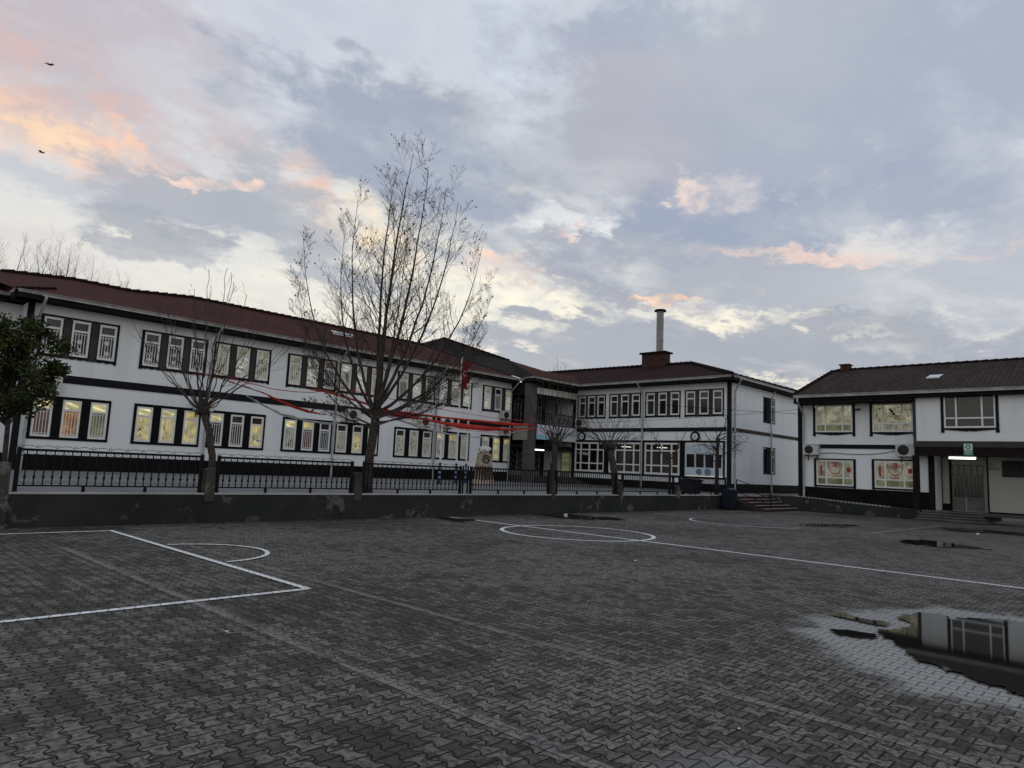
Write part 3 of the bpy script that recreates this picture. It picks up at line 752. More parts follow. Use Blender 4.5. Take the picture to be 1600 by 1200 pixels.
mb = MB(); mb.add([(21.1, 35.2, 9.04), (22.5, 35.2, 9.04), (22.7, 35.6, 9.20), (21.2, 35.6, 9.20)], [(0, 1, 2, 3)])
mb.add([(21.1, 35.2, 8.92), (22.5, 35.2, 8.92), (22.5, 35.2, 8.99), (21.1, 35.2, 8.99)], [(0, 1, 2, 3)]); mb.build('skylight', 'skylight', roofA)
# B roof
mb = MB(); za = 9.74
facet(mb, [(38.45, 18.75, zr), (38.45, 31.5, zr), (38.45, 36, zr), (44.5, 42, 9.9), (44.5, 25.0, za-.05)], (0, 1, 0))
facet(mb, [(38.45, 18.75, zr), (44.5, 25.0, za-.05), (50.5, 18.75, zr)], (1, 0, 0))
facet(mb, [(50.5, 18.75, zr), (44.5, 25.0, za-.05), (44.5, 42, 9.9), (50.5, 42, zr)], (0, 1, 0))
roofB = mb.build('roof', 'tiles_red', SB)
ridge_tiles(roofB, [(38.5, 18.8, 7.76), (44.5, 25.0, za-.02), (44.5, 42, 9.92)]); ridge_tiles(roofB, [(44.5, 25.0, za-.02), (50.5, 18.8, 7.76)])
ch = MB(); ch.box(44.1, 27.0, 9.2, 44.95, 28.95, 10.62); cho = ch.build('chimney', 'brick_red', roofB)
mb = MB(); mb.box(43.95, 26.85, 10.62, 45.1, 29.1, 10.74); mb.build('chimney_cap', 'soffit', roofB)
fl = MB(); fl.tube([(44.5, 27.65, 10.75), (44.5, 27.65, 11.9), (44.5, 27.65, 13.0), (44.5, 27.65, 13.9)], .27, 14)
for z_ in (11.6, 12.5, 13.3): fl.tube([(44.5, 27.65, z_), (44.5, 27.65, z_+.05)], .285, 14)
flo = fl.build('flue', 'steel', roofB, smooth=False)
mb = MB(); mb.tube([(44.5, 27.65, 13.9), (44.5, 27.65, 14.02)], [.46, .42], 12); mb.build('flue_cap', 'soffit', roofB)
# porch roof (weathered)
P0 = (30, 37.95, 9.96); P1 = (31.8, 38, 10.78); Pm = (37.0, 35.6, 9.45); P2 = (40.9, 36.4, 9.55)
P2 = (43.0, 38.0, 9.84); Pm = (38.6, 36.6, 9.72)
mb = MB(); facet(mb, [(34.2, 32.2, 7.73), (33.6, 30.4, 7.73), (37.0, 36.2, 9.72), P1, P0], (1, 0, 0))
facet(mb, [P0, P1, (32.2, 44, 10.5), (30, 44, 9.5)], (0, 1, 0))
facet(mb, [P1, (37.0, 36.2, 9.72), P2, (43, 44, 9.5), (33, 44, 10.6)], (1, 0, 0))
roofP = mb.build('roof', 'tiles_dark', SB); ridge_tiles(roofP, [P1, (37.0, 36.2, 9.72)], 'tiles_dark', .08)
mb = MB(); facet(mb, [(33.6, 30.4, 7.73), (38.5, 30.4, 7.73), (41.5, 33.4, 8.9), P2, (37.0, 36.2, 9.72)], (1, 0, 0)); roofQ = mb.build('roof', 'tiles_red', SB)
# porch
PF = Fac((0, 31.2, 0), (1, 0, 0), (0, 1, 0))
mb = MB(); mb.box(34.2, 31.2, ZB, 34.8, 31.8, 7.45); mb.build('column', 'brown_column', SB)
mb = MB(); mb.box(34.3, 31.25, ZB, 39.28, 34.5, 1.10)
for k in range(4): mb.box(34.9-.1*k, 31.25-.35*(k+1), ZB, 39.2, 31.25-.35*k, 1.10-.09*(k+1))
mb.build('porch_floor', 'step_concrete', SB)
mb = MB(); mb.box(34.25, 31.3, 4.38, 39.28, 34.5, 4.62); mb.build('balcony_floor', 'soffit', SB)
mb = MB(); mb.box(34.8, 31.22, 6.72, 39.28, 31.4, 7.15); mb.build('lintel', 'plaster_cream', SB)
mb = MB(); mb.box(34.22, 31.81, 6.6, 34.5, 33.08, 7.45); mb.box(34.51, 31.43, 7.43, 39.26, 34.28, 7.5); mb.build('ceiling', 'soffit', SB)
mb = MB(); mb.box(34.8, 31.24, 7.151, 39.28, 31.42, 7.42); mb.build('lintel', 'soffit', SB)
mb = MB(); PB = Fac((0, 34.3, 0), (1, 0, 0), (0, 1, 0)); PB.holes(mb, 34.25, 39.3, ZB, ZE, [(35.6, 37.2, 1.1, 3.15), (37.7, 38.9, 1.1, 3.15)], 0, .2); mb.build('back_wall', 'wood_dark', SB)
mb = MB(); mb.box(34.27, 31.32, 3.0, 39.26, 34.29, 3.25) ; mb.build('ceiling', 'soffit', SB)
def grille_door(x0, x1):
    mb = MB(); mb.box(x0, 34.36, 1.1, x0+.08, 34.42, 3.15); mb.box(x1-.08, 34.36, 1.1, x1, 34.42, 3.15); mb.box(x0+.08, 34.36, 3.07, x1-.08, 34.42, 3.15); mb.box(x0+.08, 34.36, 1.1, x1-.08, 34.42, 1.45)
    xm = (x0+x1)/2; mb.box(xm-.035, 34.36, 1.45, xm+.035, 34.42, 3.07)
    for z_ in (1.5, 1.95, 2.4): mb.tube([(x0+.06, 34.39, z_+.45), (xm, 34.39, z_), (x1-.06, 34.39, z_+.45)], .022, 4)
    o = mb.build('door', 'panel_grey', SB)
    mb = MB(); mb.box(x0+.02, 34.45, 1.12, x1-.02, 34.47, 3.1); mb.build('pane', 'pane_black', o)
grille_door(35.6, 37.2); grille_door(37.7, 38.9)
mb = MB(); mb.box(39.24, 31.7, 1.1, 39.29, 31.8, 2.95); mb.box(39.24, 32.5, 1.1, 39.29, 32.6, 2.95); mb.box(39.24, 31.8, 2.85, 39.29, 32.5, 2.95); mb.box(39.24, 31.8, 1.1, 39.29, 32.5, 1.5)
dd_ = mb.build('door', 'panel_grey', SB); mb = MB(); mb.box(39.26, 31.8, 1.5, 39.28, 32.5, 2.85); mb.build('pane', 'pane_olive', dd_)
mb = MB(); mb.tube([(36.2, 32.6, 2.94), (37.3, 32.6, 2.94)], .035, 6); mb.build('ceiling_lamp', 'tube', SB)
# balcony windows and railing
for x in (34.6, 35.7, 36.8, 37.9):
    f = frame_mesh(.75, 1.7, 0, 0, splits=[.37], zs=[1.25]).build('window', 'dirty_pvc'); f.parent = SB; f.location = Vector((x, 34.15, 4.95))-wl(SB)
    q = MB(); q.add([(.03, .065, .03), (.72, .065, .03), (.72, .07, 1.67), (.03, .07, 1.67)], [(0, 1, 2, 3)]); q.build('pane', 'pane_pale' if x == 34.6 else 'pane_black', f, local=True)
def rail(pts, z0, z1, name='balcony_railing'):
    mb = MB(); a = Vector(pts[0]); b_ = Vector(pts[1]); n = int((b_-a).length/.16)
    mb.tube([(*a, z1), (*b_, z1)], .035, 5); mb.tube([(*a, z0), (*b_, z0)], .03, 5); mb.tube([(*a, (z0+z1)/2), (*b_, (z0+z1)/2)], .02, 4)
    for i in range(n+1):
        p = a.lerp(b_, i/n); mb.tube([(*p, z0), (*p, z1)], .016, 4)
        if i < n and i % 2 == 0:
            q = a.lerp(b_, (i+1)/n); mb.tube([(*p, z0), (*q, (z0+z1)/2), (*p, z1)], .014, 4)
    mb.build(name, 'black_paint', SB)
rail([(34.3, 31.3), (34.3, 33.1)], 4.66, 5.45); rail([(34.85, 31.3), (39.2, 31.3)], 4.66, 5.45)
mb = MB()   # dark arched valance under the porch lintel
for x0, x1 in ((34.85, 37.0), (37.05, 39.2)):
    pts = [(x0+(x1-x0)*i/14, 31.3, 6.70-.35*abs(cos(pi*i/14))**2) for i in range(15)]
    mb.poly([(x0, 31.3, 6.71)]+pts+[(x1, 31.3, 6.71)], .05, (0, 1, 0))
mb.box(36.98, 31.3, 5.45, 37.07, 31.38, 6.7)
mb.build('valance', 'black_paint', SB)
# downpipes
def pipe(x, y_, n, z1=7.6, z0=ZY, out=.75, parent=SB, m='pipe_grey', r_=.055, ztop=7.62):
    n = Vector(n); p = Vector((x, y_, 0)); q = p+n*out
    mb = MB(); mb.tube([q+Vector((0, 0, ztop)), q+Vector((0, 0, ztop-.12)), p+Vector((0, 0, ztop-.75)), p+Vector((0, 0, ztop-1.0)), p+Vector((0, 0, z0))], r_, 8)
    for z_ in (z0+1.5, z0+3.6, z0+5.3): mb.tube([p+Vector((0, 0, z_)), p+Vector((0, 0, z_+.06))], r_*1.35, 8)
    mb.build('downpipe', m, parent)
for x in (6.33, 13.41, 20.34, 27.48, 34.12): pipe(x, 33.0, (0, -1, 0))
pipe(39.2, 25.6, (-1, 0, 0), out=.6); pipe(45.05, 19.28, (0, -1, 0), out=.3, m='pipe_grey', r_=.045); pipe(39.75, 19.27, (-.3, -1, 0), out=.4)

# ================================================================== ANNEX
k_ = .96
def cz(z): return 1.6+(z-1.6)*k_
AN = empty('annex_building', (38.3, 9, 0), 'white annex with brown tiled roof and an upper floor overhanging its door', 'building')
CF = Fac((38.3, 0, 0), (0, -1, 0), (1, 0, 0)); OF = Fac((37.6, 0, 0), (0, -1, 0), (1, 0, 0)); RF = Fac((40.0, 0, 0), (0, -1, 0), (1, 0, 0)); RW = Fac((39.45, 0, 0), (0, -1, 0), (1, 0, 0))
cw = [(-14.53*k_, -12.55*k_, cz(4.34), cz(5.86)), (-11.56*k_, -9.62*k_, cz(4.34), cz(5.84)), (-14.5*k_, -12.55*k_, cz(1.40), cz(2.80)), (-11.5*k_, -9.55*k_, cz(1.40), cz(2.83))]
mb = MB(); CF.holes(mb, -14.85, -8.44, .2, 5.95, cw)
mb.add([(38.3, 14.85, .2), (48, 14.85, .2), (48, 14.85, 5.95), (42.2, 14.85, 8.0), (38.3, 14.85, 5.95)], [(4, 3, 2, 1, 0)])
mb.add([(38.3, 8.44, .3), (40, 8.44, .3), (40, 8.44, 3.15), (38.3, 8.44, 3.15)], [(0, 1, 2, 3)])
mb.build('wall', 'plaster_white', AN)
ow = [(-7.76, -5.72, 4.36, 5.98)]
mb = MB(); OF.holes(mb, -9.02, 16, 3.72, 6.0, ow); mb.add([(37.6, 9.02, 3.1), (38.3, 9.02, 3.1), (38.3, 9.02, 6.0), (37.6, 9.02, 6.0)], [(0, 1, 2, 3)])
mb.build('wall', 'plaster_white', AN)
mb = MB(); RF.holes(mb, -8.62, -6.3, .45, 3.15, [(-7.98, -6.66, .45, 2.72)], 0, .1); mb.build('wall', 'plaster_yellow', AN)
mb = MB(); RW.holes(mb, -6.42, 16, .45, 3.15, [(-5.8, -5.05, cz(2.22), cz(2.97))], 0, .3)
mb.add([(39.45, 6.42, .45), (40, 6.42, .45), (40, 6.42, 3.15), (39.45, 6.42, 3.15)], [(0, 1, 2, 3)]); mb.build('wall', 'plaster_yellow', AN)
mb = MB(); RW.box(mb, -5.84, -5.0, cz(2.2), cz(2.99), -.04, .3); mb.build('shade_block', 'grille_dark', AN)  # solid dark block stands in for the shade inside the window opening
mb = MB(); CF.box(mb, -14.86, -8.43, .2, cz(1.28), -.03, .02); RF.box(mb, -8.62, -8.0, .45, .78, -.02, .02); RF.box(mb, -8.62, -8.4, .45, 3.1, -.03, .02); RF.box(mb, -8.1, -7.99, .45, 3.1, -.03, .02)
RW.box(mb, -6.44, 16, .3, .52, -.02, .02); RW.box(mb, -6.45, -6.38, .52, 3.1, -.02, .02); mb.build('plinth', 'plinth_black', AN)
mb = MB(); CF.box(mb, -14.45, -9.1, cz(3.44), cz(3.66), -.04, .02); CF.box(mb, -14.88, -14.66, .2, 5.95, -.06, .05); mb.box(38.25, 8.4, .2, 38.5, 8.62, 3.1)
mb.build('trim', 'navy_trim', AN)
mb = MB(); OF.box(mb, -9.06, 16, 3.46, 3.74, -.05, .6); OF.box(mb, -9.06, -8.94, 3.742, 5.98, -.03, .1); mb.build('trim', 'taupe_panel', AN)
mb = MB(); OF.box(mb, -9.04, 16, 3.05, 3.458, -.02, .3); mb.build('beam', 'wood_dark', AN)
mb = MB(); mb.box(37.92, 9.0, 3.1, 40, -16, 3.2); mb.build('ceiling', 'soffit', AN)
mb = MB(); mb.box(37.52, 8.86, 0, 37.74, 9.12, 3.05); mb.build('post', 'wood_dark', AN)
def bigwin(Fq, h, sp, zrail, pm, lowm, frame_m='white_pvc'):
    w_ = h[1]-h[0]; hh = h[3]-h[2]
    f = frame_mesh(w_, hh, 0, 0, t_=.07, splits=sp, zs=[zrail]).build('window', frame_m)
    f.parent = AN; f.location = Fq.p(h[0], h[2], 0)-wl(AN); f.rotation_euler = (0, 0, Fq.rot())
    q = MB(); q.add([(.03, .07, zrail), (w_-.03, .07, zrail), (w_-.03, .07, hh-.03), (.03, .07, hh-.03)], [(0, 1, 2, 3)]); q.build('pane', pm, f, local=True)
    q = MB(); q.add([(.03, .065, .03), (w_-.03, .065, .03), (w_-.03, .07, zrail), (.03, .07, zrail)], [(0, 1, 2, 3)]); q.build('pane', lowm, f, local=True)
    return f, w_, hh
def surround(Fq, h, apron=True, ext=.12):
    mb = MB(); Fq.box(mb, h[0]-ext, h[0], h[2]-.1, h[3]+.07, -.04, .02); Fq.box(mb, h[1], h[1]+ext, h[2]-.1, h[3]+.07, -.04, .02); Fq.box(mb, h[0], h[1], h[3], h[3]+.07, -.04, .02)
    if apron:
        n = 20; pts = []
        for i in range(n+1):
            tt = abs(i/n*2-1); pts.append((h[0]+(h[1]-h[0])*i/n, h[2]-.08-.10*(1-tt)+(.04 if tt < .06 else 0)))
        mb.poly([Fq.p(u, z, -.04) for u, z in pts+[(h[1], h[2]-.002), (h[0], h[2]-.002)]], .05, Fq.N)
        for e in (h[0]-ext, h[1]): Fq.box(mb, e-.01, e+ext+.01, h[2]-.22, h[2]-.1, -.045, .02)
    else: Fq.box(mb, h[0], h[1], h[2]-.08, h[2], -.04, .02)
    mb.build('window_surround', 'navy_trim', AN)
cwo = []
for i, h in enumerate(cw):
    w_ = h[1]-h[0]; cwo.append(bigwin(CF, h, [w_*.27, w_*.73], (.42 if i < 2 else .42), ['pane_cream', 'pane_cream', 'pane_pale', 'pane_pale'][i], ['pane_olive', 'pane_pale', 'pane_olive', 'pane_olive'][i])); surround(CF, h, i < 2)
bigwin(OF, ow[0], [.50, 1.52], .46, 'pane_slate', 'pane_dark', 'white_pvc'); surround(OF, ow[0])
# window decorations (garland of letter tags with little flags, red figure 25)
for i in (2, 3):
    f, w_, hh = cwo[i]; mb = MB(); cx = w_*.5
    for j in range(13):
        a = pi*(j+.5)/13; x = cx-.36*cos(a); z = hh-.12-.62*sin(a)
        mb.box(x-.026, .055, z-.035, x+.026, .066, z+.035)
    for j in range(5): x = cx-.16+.08*j; mb.box(x-.026, .055, hh-.92-.0, x+.026, .066, hh-.85)
    mb.box(w_*.86-.09, .055, hh-.62, w_*.86+.09, .066, hh-.38); mb.box(w_*.13-.06, .055, hh-.8, w_*.13+.04, .066, hh-.3)
    mb.build('letter_garland', 'ink_red', f, local=True)
    q = MB(); q.box(cx-.11, .05, hh-.36, cx+.11, .066, hh-.12); fl_ = q.build('paper_flag', 'ink_red', f, local=True)
    q = MB(); q.tube([(cx-.02+.055*cos(R(a)), .045, hh-.24+.055*sin(R(a))) for a in range(40, 330, 24)], .012, 4); q.sph((cx+.055, .045, hh-.24), .02, nu=6, nv=4); q.build('paper_crescent', 'paper_white', f, local=True)
f, w_, hh = cwo[1]
mb = MB(); text_into(mb, '25', .34, lambda x, y_, z: (w_*.62+x, .06-z, .62+y_), mirror=True); mb.build('paper_number', 'ink_red', f, local=True)
discs(f, [(.2, .9, .05), (.35, 1.2, .05), (.3, .6, .04), (.9, 1.05, .09), (.98, .92, .08), (.82, 1.15, .07), (1.2, 1.25, .04), (1.3, 1.0, .04), (.7, .75, .03), (1.0, .5, .04), (1.1, .25, .03), (.7, .2, .03), (1.65, .8, .05), (1.75, 1.1, .05)], 'ink_black')
# door
mb = MB()
RF.box(mb, -7.98, -7.92, .45, 2.72, .03, .09); RF.box(mb, -6.72, -6.66, .45, 2.72, .03, .09); RF.box(mb, -7.92, -6.72, 2.66, 2.72, .03, .09); RF.box(mb, -7.92, -6.72, 2.16, 2.24, .03, .09)
RF.box(mb, -7.92, -7.44, .47, 1.12, .04, .08); RF.box(mb, -7.40, -6.72, .47, 1.12, .04, .08)
for u in (-7.78, -7.63, -7.47, -7.40, -7.26, -7.08, -6.92, -6.78): RF.box(mb, u-.02, u+.02, 1.12, 2.16, .035, .085)
for u in (-7.72, -7.5, -7.2, -6.95): RF.box(mb, u-.02, u+.02, 2.24, 2.66, .035, .085)
do = mb.build('door', 'door_grey', AN); mb = MB(); RF.box(mb, -7.92, -6.72, 1.12, 2.66, .095, .1); mb.build('pane', 'pane_black', do)
mb = MB(); mb.tube([RF.p(-7.3, 1.05, .03), RF.p(-7.3, 1.05, -.04), RF.p(-7.18, 1.05, -.04)], .018, 6); mb.build('handle', 'iron_black', do)
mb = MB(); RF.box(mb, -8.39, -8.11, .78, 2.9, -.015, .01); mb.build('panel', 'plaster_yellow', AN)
# lettering left of the dark window opening
mb = MB(); text_into(mb, 'T.C.', .15, lambda x, y_, z: RW.p(-6.18+x, 2.66+y_, -.01-z)); text_into(mb, 'BÖLÜM', .13, lambda x, y_, z: RW.p(-6.18+x, 2.50+y_, -.01-z)); mb.build('lettering', 'ink_black', AN)
# roof
zc = 6.12
mb = MB(); facet(mb, [(37.12, 14.78, zc), (37.12, -18, zc), (42.1, -18, 8.12), (42.1, 14.0, 8.12), (41.9, 14.3, 8.02)], (0, 1, 0))
facet(mb, [(37.12, 14.78, zc), (41.9, 14.3, 8.02), (42.1, 14.0, 8.12), (47, 14.78, zc)], (1, 0, 0))
facet(mb, [(42.1, 14.0, 8.12), (42.1, -18, 8.12), (47, -18, zc), (47, 14.78, zc)], (0, 1, 0))
roofC = mb.build('roof', 'tiles_brown', AN); ridge_tiles(roofC, [(37.3, 14.75, 6.22), (41.9, 14.3, 8.05), (42.1, 13.9, 8.13), (42.1, -18, 8.13)], 'tiles_brown', .09)
mb = MB(); mb.box(41.85, 13.35, 7.9, 42.4, 13.8, 8.38); mb.box(41.8, 13.28, 8.38, 42.45, 13.87, 8.45); mb.build('chimney', 'brick_red', roofC)
mb = MB(); mb.add([(39.35, 8.85, 7.06), (39.35, 8.25, 7.06), (39.75, 8.15, 7.24), (39.75, 8.75, 7.24)], [(0, 1, 2, 3)]); mb.add([(39.35, 8.85, 7.0), (39.35, 8.25, 7.0), (39.35, 8.25, 7.06), (39.35, 8.85, 7.06)], [(0, 1, 2, 3)]); mb.build('skylight', 'skylight', roofC)
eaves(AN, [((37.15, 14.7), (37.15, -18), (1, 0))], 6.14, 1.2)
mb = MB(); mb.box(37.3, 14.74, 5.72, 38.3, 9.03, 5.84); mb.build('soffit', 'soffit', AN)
mb = MB(); mb.tube([(37.2, 14.5, 6.05), (37.2, 14.5, 5.85), (38.18, 14.55, 5.2), (38.18, 14.55, 4.9), (38.18, 14.55, .75)], .055, 8); mb.build('downpipe', 'pipe_grey', AN)

# steps and ramp of the annex
t_ = MB()
for k in range(4): t_.box(36.55+.33*k, 8.85-.02*k, 0.005+.112*k, 37.9 if k < 3 else 40.0, 6.05+.12*k if k < 3 else -16, .112*(k+1))
t_.box(37.9, 14.8, .1, 40, 6, .44)
es_ = tag(t_.build('entrance_steps', 'step_concrete'), 'four low concrete steps in front of the annex door', 'steps')
mb = MB()
for k in range(4): mb.box(36.53+.33*k, 8.84-.02*k, .112*(k+1)-.02, 36.60+.33*k, 6.05+.12*k if k < 3 else 6.3, .112*(k+1)+.006)
mb.build('nosing', 'yard_asphalt', es_)
t_ = MB()
t_.poly([(37.0, 16.42, 0), (37.0, 8.88, 0), (37.0, 8.88, .46), (37.0, 11.2, .52), (37.0, 13.9, .70), (37.0, 14.5, .74), (37.0, 16.42, .74)], .2, (1, 0, 0))
ro = t_.build('ramp_wall', 'wall_concrete'); tag(ro, 'low dark retaining wall of the ramp below the annex windows', 'wall')
t_ = MB()
t_.poly([(37.2, 16.4, .02), (37.2, 8.88, .02), (37.2, 8.88, .42), (37.2, 13.9, .64), (37.2, 16.4, .66)], 1.08, (1, 0, 0)); struct(t_.build('ramp', 'yard_asphalt'))
t_ = MB()  # pale blocks imitate the light left between the railing's shadows
for i in range(26): 
    yy = 14.6-.18*i; zz = .76-.055*(14.6-yy); t_.box(37.06, yy-.06, zz-.01, 37.14, yy+.05, zz+.035)
tag(t_.build('rail_light_gaps', 'ledge_concrete'), 'row of small pale blocks imitating lit gaps between rail shadows on the ramp wall', 'light marks')
t_ = MB()
for k in range(5): t_.box(32.95, 14.45+.4*k, .005, 36.98, 16.45, .131*(k+1))
so_ = t_.build('brick_steps', 'brick_red'); tag(so_, 'wide flight of red brick steps climbing to the upper yard', 'steps')
mb = MB()
for k in range(5): mb.box(32.93, 14.42+.4*k, .131*(k+1)+.001, 37.0, 14.50+.4*k, .131*(k+1)+.022)
mb.build('nosing', 'ledge_concrete', so_)
mb = MB(); mb.poly([(32.75, 14.6, 0), (32.75, 16.6, 0), (32.75, 16.6, .72), (32.75, 16.2, .72)], .18, (1, 0, 0)); mb.build('cheek_wall', 'wall_concrete', so_)
hr = MB()
for (yy, z0, z1) in ((14.55, .0, .95), (16.35, .66, 1.5)): hr.tube([(33.9, yy, z0), (33.9, yy, z1)], .03, 6)
for dz in (0, -.32, -.62): hr.tube([(33.9, 14.55, .93+dz), (33.9, 16.35, 1.5+dz)], .02, 6)
tag(hr.build('handrail', 'iron_black'), 'thin black iron handrail beside the red brick steps', 'handrail')

# ================================================================== BOUNDARY WALL, PILLARS, FENCE
wb = MB(); wb.box(-20, 16.42, 0, 32.75, 16.60, .66)
W_ = wb.build('boundary_wall', 'wall_concrete'); tag(W_, 'long low dark concrete wall with peeling paint below the black fence', 'wall')
bmw = bmesh.new(); bmw.from_mesh(W_.data); bmw.free()
mb = MB(); mb.box(-20, 16.40, .661, 32.75, 16.62, .70); mb.build('coping', 'ledge_concrete', W_)
PL = [(2.1, 3.02, 1.28, 'wide grey concrete pillar at the left end of the fence'), (6.78, 7.02, 1.28, 'concrete pillar in front of the leaning pollarded tree'), (10.88, 11.13, 1.28, 'concrete pillar left of the tall bare tree'),
      (19.3, 19.5, 1.2, 'slim pale-topped concrete pillar by the second pollarded tree'), (23.5, 23.78, 1.22, 'concrete pillar beside the pollarded tree nearest the steps'), (28.0, 28.35, 1.14, 'concrete pillar by the small forked tree'), (33.05, 33.75, .9, 'squat concrete end pillar beside the blue bin')]
for (a, b_, zt, lb) in PL:
    mb = MB(); yc = 16.385; wdt = .26
    mb.poly([(a, yc, .5 if a > 3 else 0), (b_, yc, .5 if a > 3 else 0), (b_-.02, yc, zt-.03), (b_-.05, yc, zt), (a+.06, yc, zt-.01), (a+.02, yc, zt-.05)], wdt, (0, 1, 0))
    if a == 19.3: mb.box(19.33, 16.42, 1.2, 19.44, 16.56, 1.84)
    tag(mb.build('concrete_pillar', 'pillar_concrete'), lb, 'pillar', 'concrete pillars along the boundary wall')
SEC = [(-4, 2.2, 1.0, 'iron fence panel running out of the photo on the left'), (3.1, 6.72, 0, 'ornate fence panel between the wide left pillar and the leaning tree'), (7.08, 10.84, 0, 'ornate fence panel left of the tall bare tree'), (11.2, 14.9, 0, 'ornate fence panel right of the tall bare tree'),
       (15.32, 19.22, 1, 'plain picket fence panel in front of the stone bust'), (19.6, 23.45, 1, 'plain picket fence panel before the school porch'), (23.85, 27.95, 1, 'plain picket fence panel between the last two tall pillars'), (28.42, 33.0, 1, 'plain picket fence panel ending at the blue bin')]
for (a, b_, plain, lb) in SEC:
    o = empty('fence_panel', (a, 16.5, .7), lb, 'fence', 'iron fence panels on the boundary wall')
    zt = 1.56; zb_ = .84; yy = 16.5
    mb = MB(); mb.box(a, yy-.02, zt-.05, b_, yy+.02, zt); mb.build('top_rail', 'iron_black', o)
    mb = MB(); mb.box(a, yy-.02, zb_-.03, b_, yy+.02, zb_); mb.build('bottom_rail', 'iron_black', o)
    for x in (a+.02, b_-.02): mb = MB(); mb.box(x-.035, yy-.035, .7, x+.035, yy+.035, zt+.02); mb.build('post', 'iron_black', o)
    mb = MB()
    for j in (1, 2): x = a+(b_-a)*j/3; mb.box(x-.03, yy-.02, .7, x+.03, yy+.02, zb_-.031)
    mb.build('foot', 'iron_black', o)
    mb = MB(); n = int((b_-a)/(.125 if plain else .155))
    for j in range(1, n):
        x = a+(b_-a)*j/n; mb.box(x-.0105, yy-.0105, zb_, x+.0105, yy+.0105, zt-.05)
        mb.box(x-.02, yy-.02, zb_+.13, x+.02, yy+.02, zb_+.18)
    mb.build('pickets', 'iron_black', o)
    if not plain:
        mb = MB(); mb.box(a, yy-.01, zt-.15, b_, yy+.01, zt-.135); k = n//2
        for j in range(k):
            x0 = a+(b_-a)*j/k; x1 = a+(b_-a)*(j+1)/k
            mb.tube([(x0+(x1-x0)*i/8, yy, zt+.02+.045*sin(pi*i/8)**1) for i in range(9)], .006, 4)
            mb.tube([(x0+.028*cos(i), yy, zt+.045+.028*sin(i)) for i in range(0, 6)], .006, 4)
        for j in range(n):
            x0 = a+(b_-a)*j/n; x1 = a+(b_-a)*(j+1)/n
            mb.tube([(x0, yy, zt-.14), ((x0+x1)/2, yy, zt-.06), (x1, yy, zt-.14)], .006, 4)
            mb.tube([(x0, yy, zb_+.01), ((x0+x1)/2, yy, zb_+.07), (x1, yy, zb_+.01)], .005, 4)
        mb.build('scrollwork', 'iron_black', o)
mb = MB()
for x in (15.0, 15.2): mb.box(x-.02, 16.48, .7, x+.02, 16.52, 1.6)
tag(mb.build('gate_posts', 'iron_black'), 'pair of slim iron posts in the gap between the fence panels', 'post')

# ================================================================== TREES
rgt = Vector((r0.x, r0.y, 0)); dep = Vector((cos(YAW), sin(YAW), 0))
def curve(p0, p1, bulge, n=10, wob=.03, rnd=random, sag=None):
    p0 = Vector(p0); p1 = Vector(p1); m_ = (p0+p1)/2+Vector(bulge); out = []
    for i in range(n+1):
        t_ = i/n; p = p0*(1-t_)**2+m_*2*t_*(1-t_)+p1*t_*t_
        if 0 < i < n: p = p+Vector((rnd.uniform(-1, 1), rnd.uniform(-1, 1), rnd.uniform(-1, 1)))*wob
        out.append(p)
    return out
def shoots(mb, lf, pl, r_a, r_b, rnd, depth, nn, length, up_=.7, leafp=.3, t0=.2):
    n = len(pl)-1
    for k in range(nn):
        t_ = t0+(1-t0)*(k+rnd.random())/nn; i = min(int(t_*n), n-1); fr = t_*n-i
        p = pl[i].lerp(pl[i+1], fr); ax = (pl[i+1]-pl[i]).normalized()
        s_ = Vector((rnd.gauss(0, 1), rnd.gauss(0, 1), rnd.gauss(0, .4))); s_ -= ax*s_.dot(ax); s_.normalize()
        dr = (ax*.8+s_*.7+Vector((0, 0, up_*.5))).normalized()
        L = length*(1-.55*t_)*rnd.uniform(.6, 1.15); r_ = min((r_a+(r_b-r_a)*t_)*.42, .018)
        q = p+dr*L; cv = curve(p, q, (s_*.10*L)-Vector((0, 0, .07*L*up_)), 5, .015*L, rnd)
        mb.tube(cv, [max(.0028, r_*(1-.8*j/5)) for j in range(6)], 4 if r_ > .01 else 3, False)
        if depth > 0: shoots(mb, lf, cv, r_*1.1, r_*.4, rnd, depth-1, max(2, min(8, int(nn*.5))), L*.62, up_, leafp)
        elif lf is not None and rnd.random() < leafp:
            c_ = cv[rnd.choice((3, 4, 5))]; e = rnd.uniform(.013, .026); lf.sph((c_.x, c_.y, c_.z-.03), e, e, e*1.2, 5, 3)
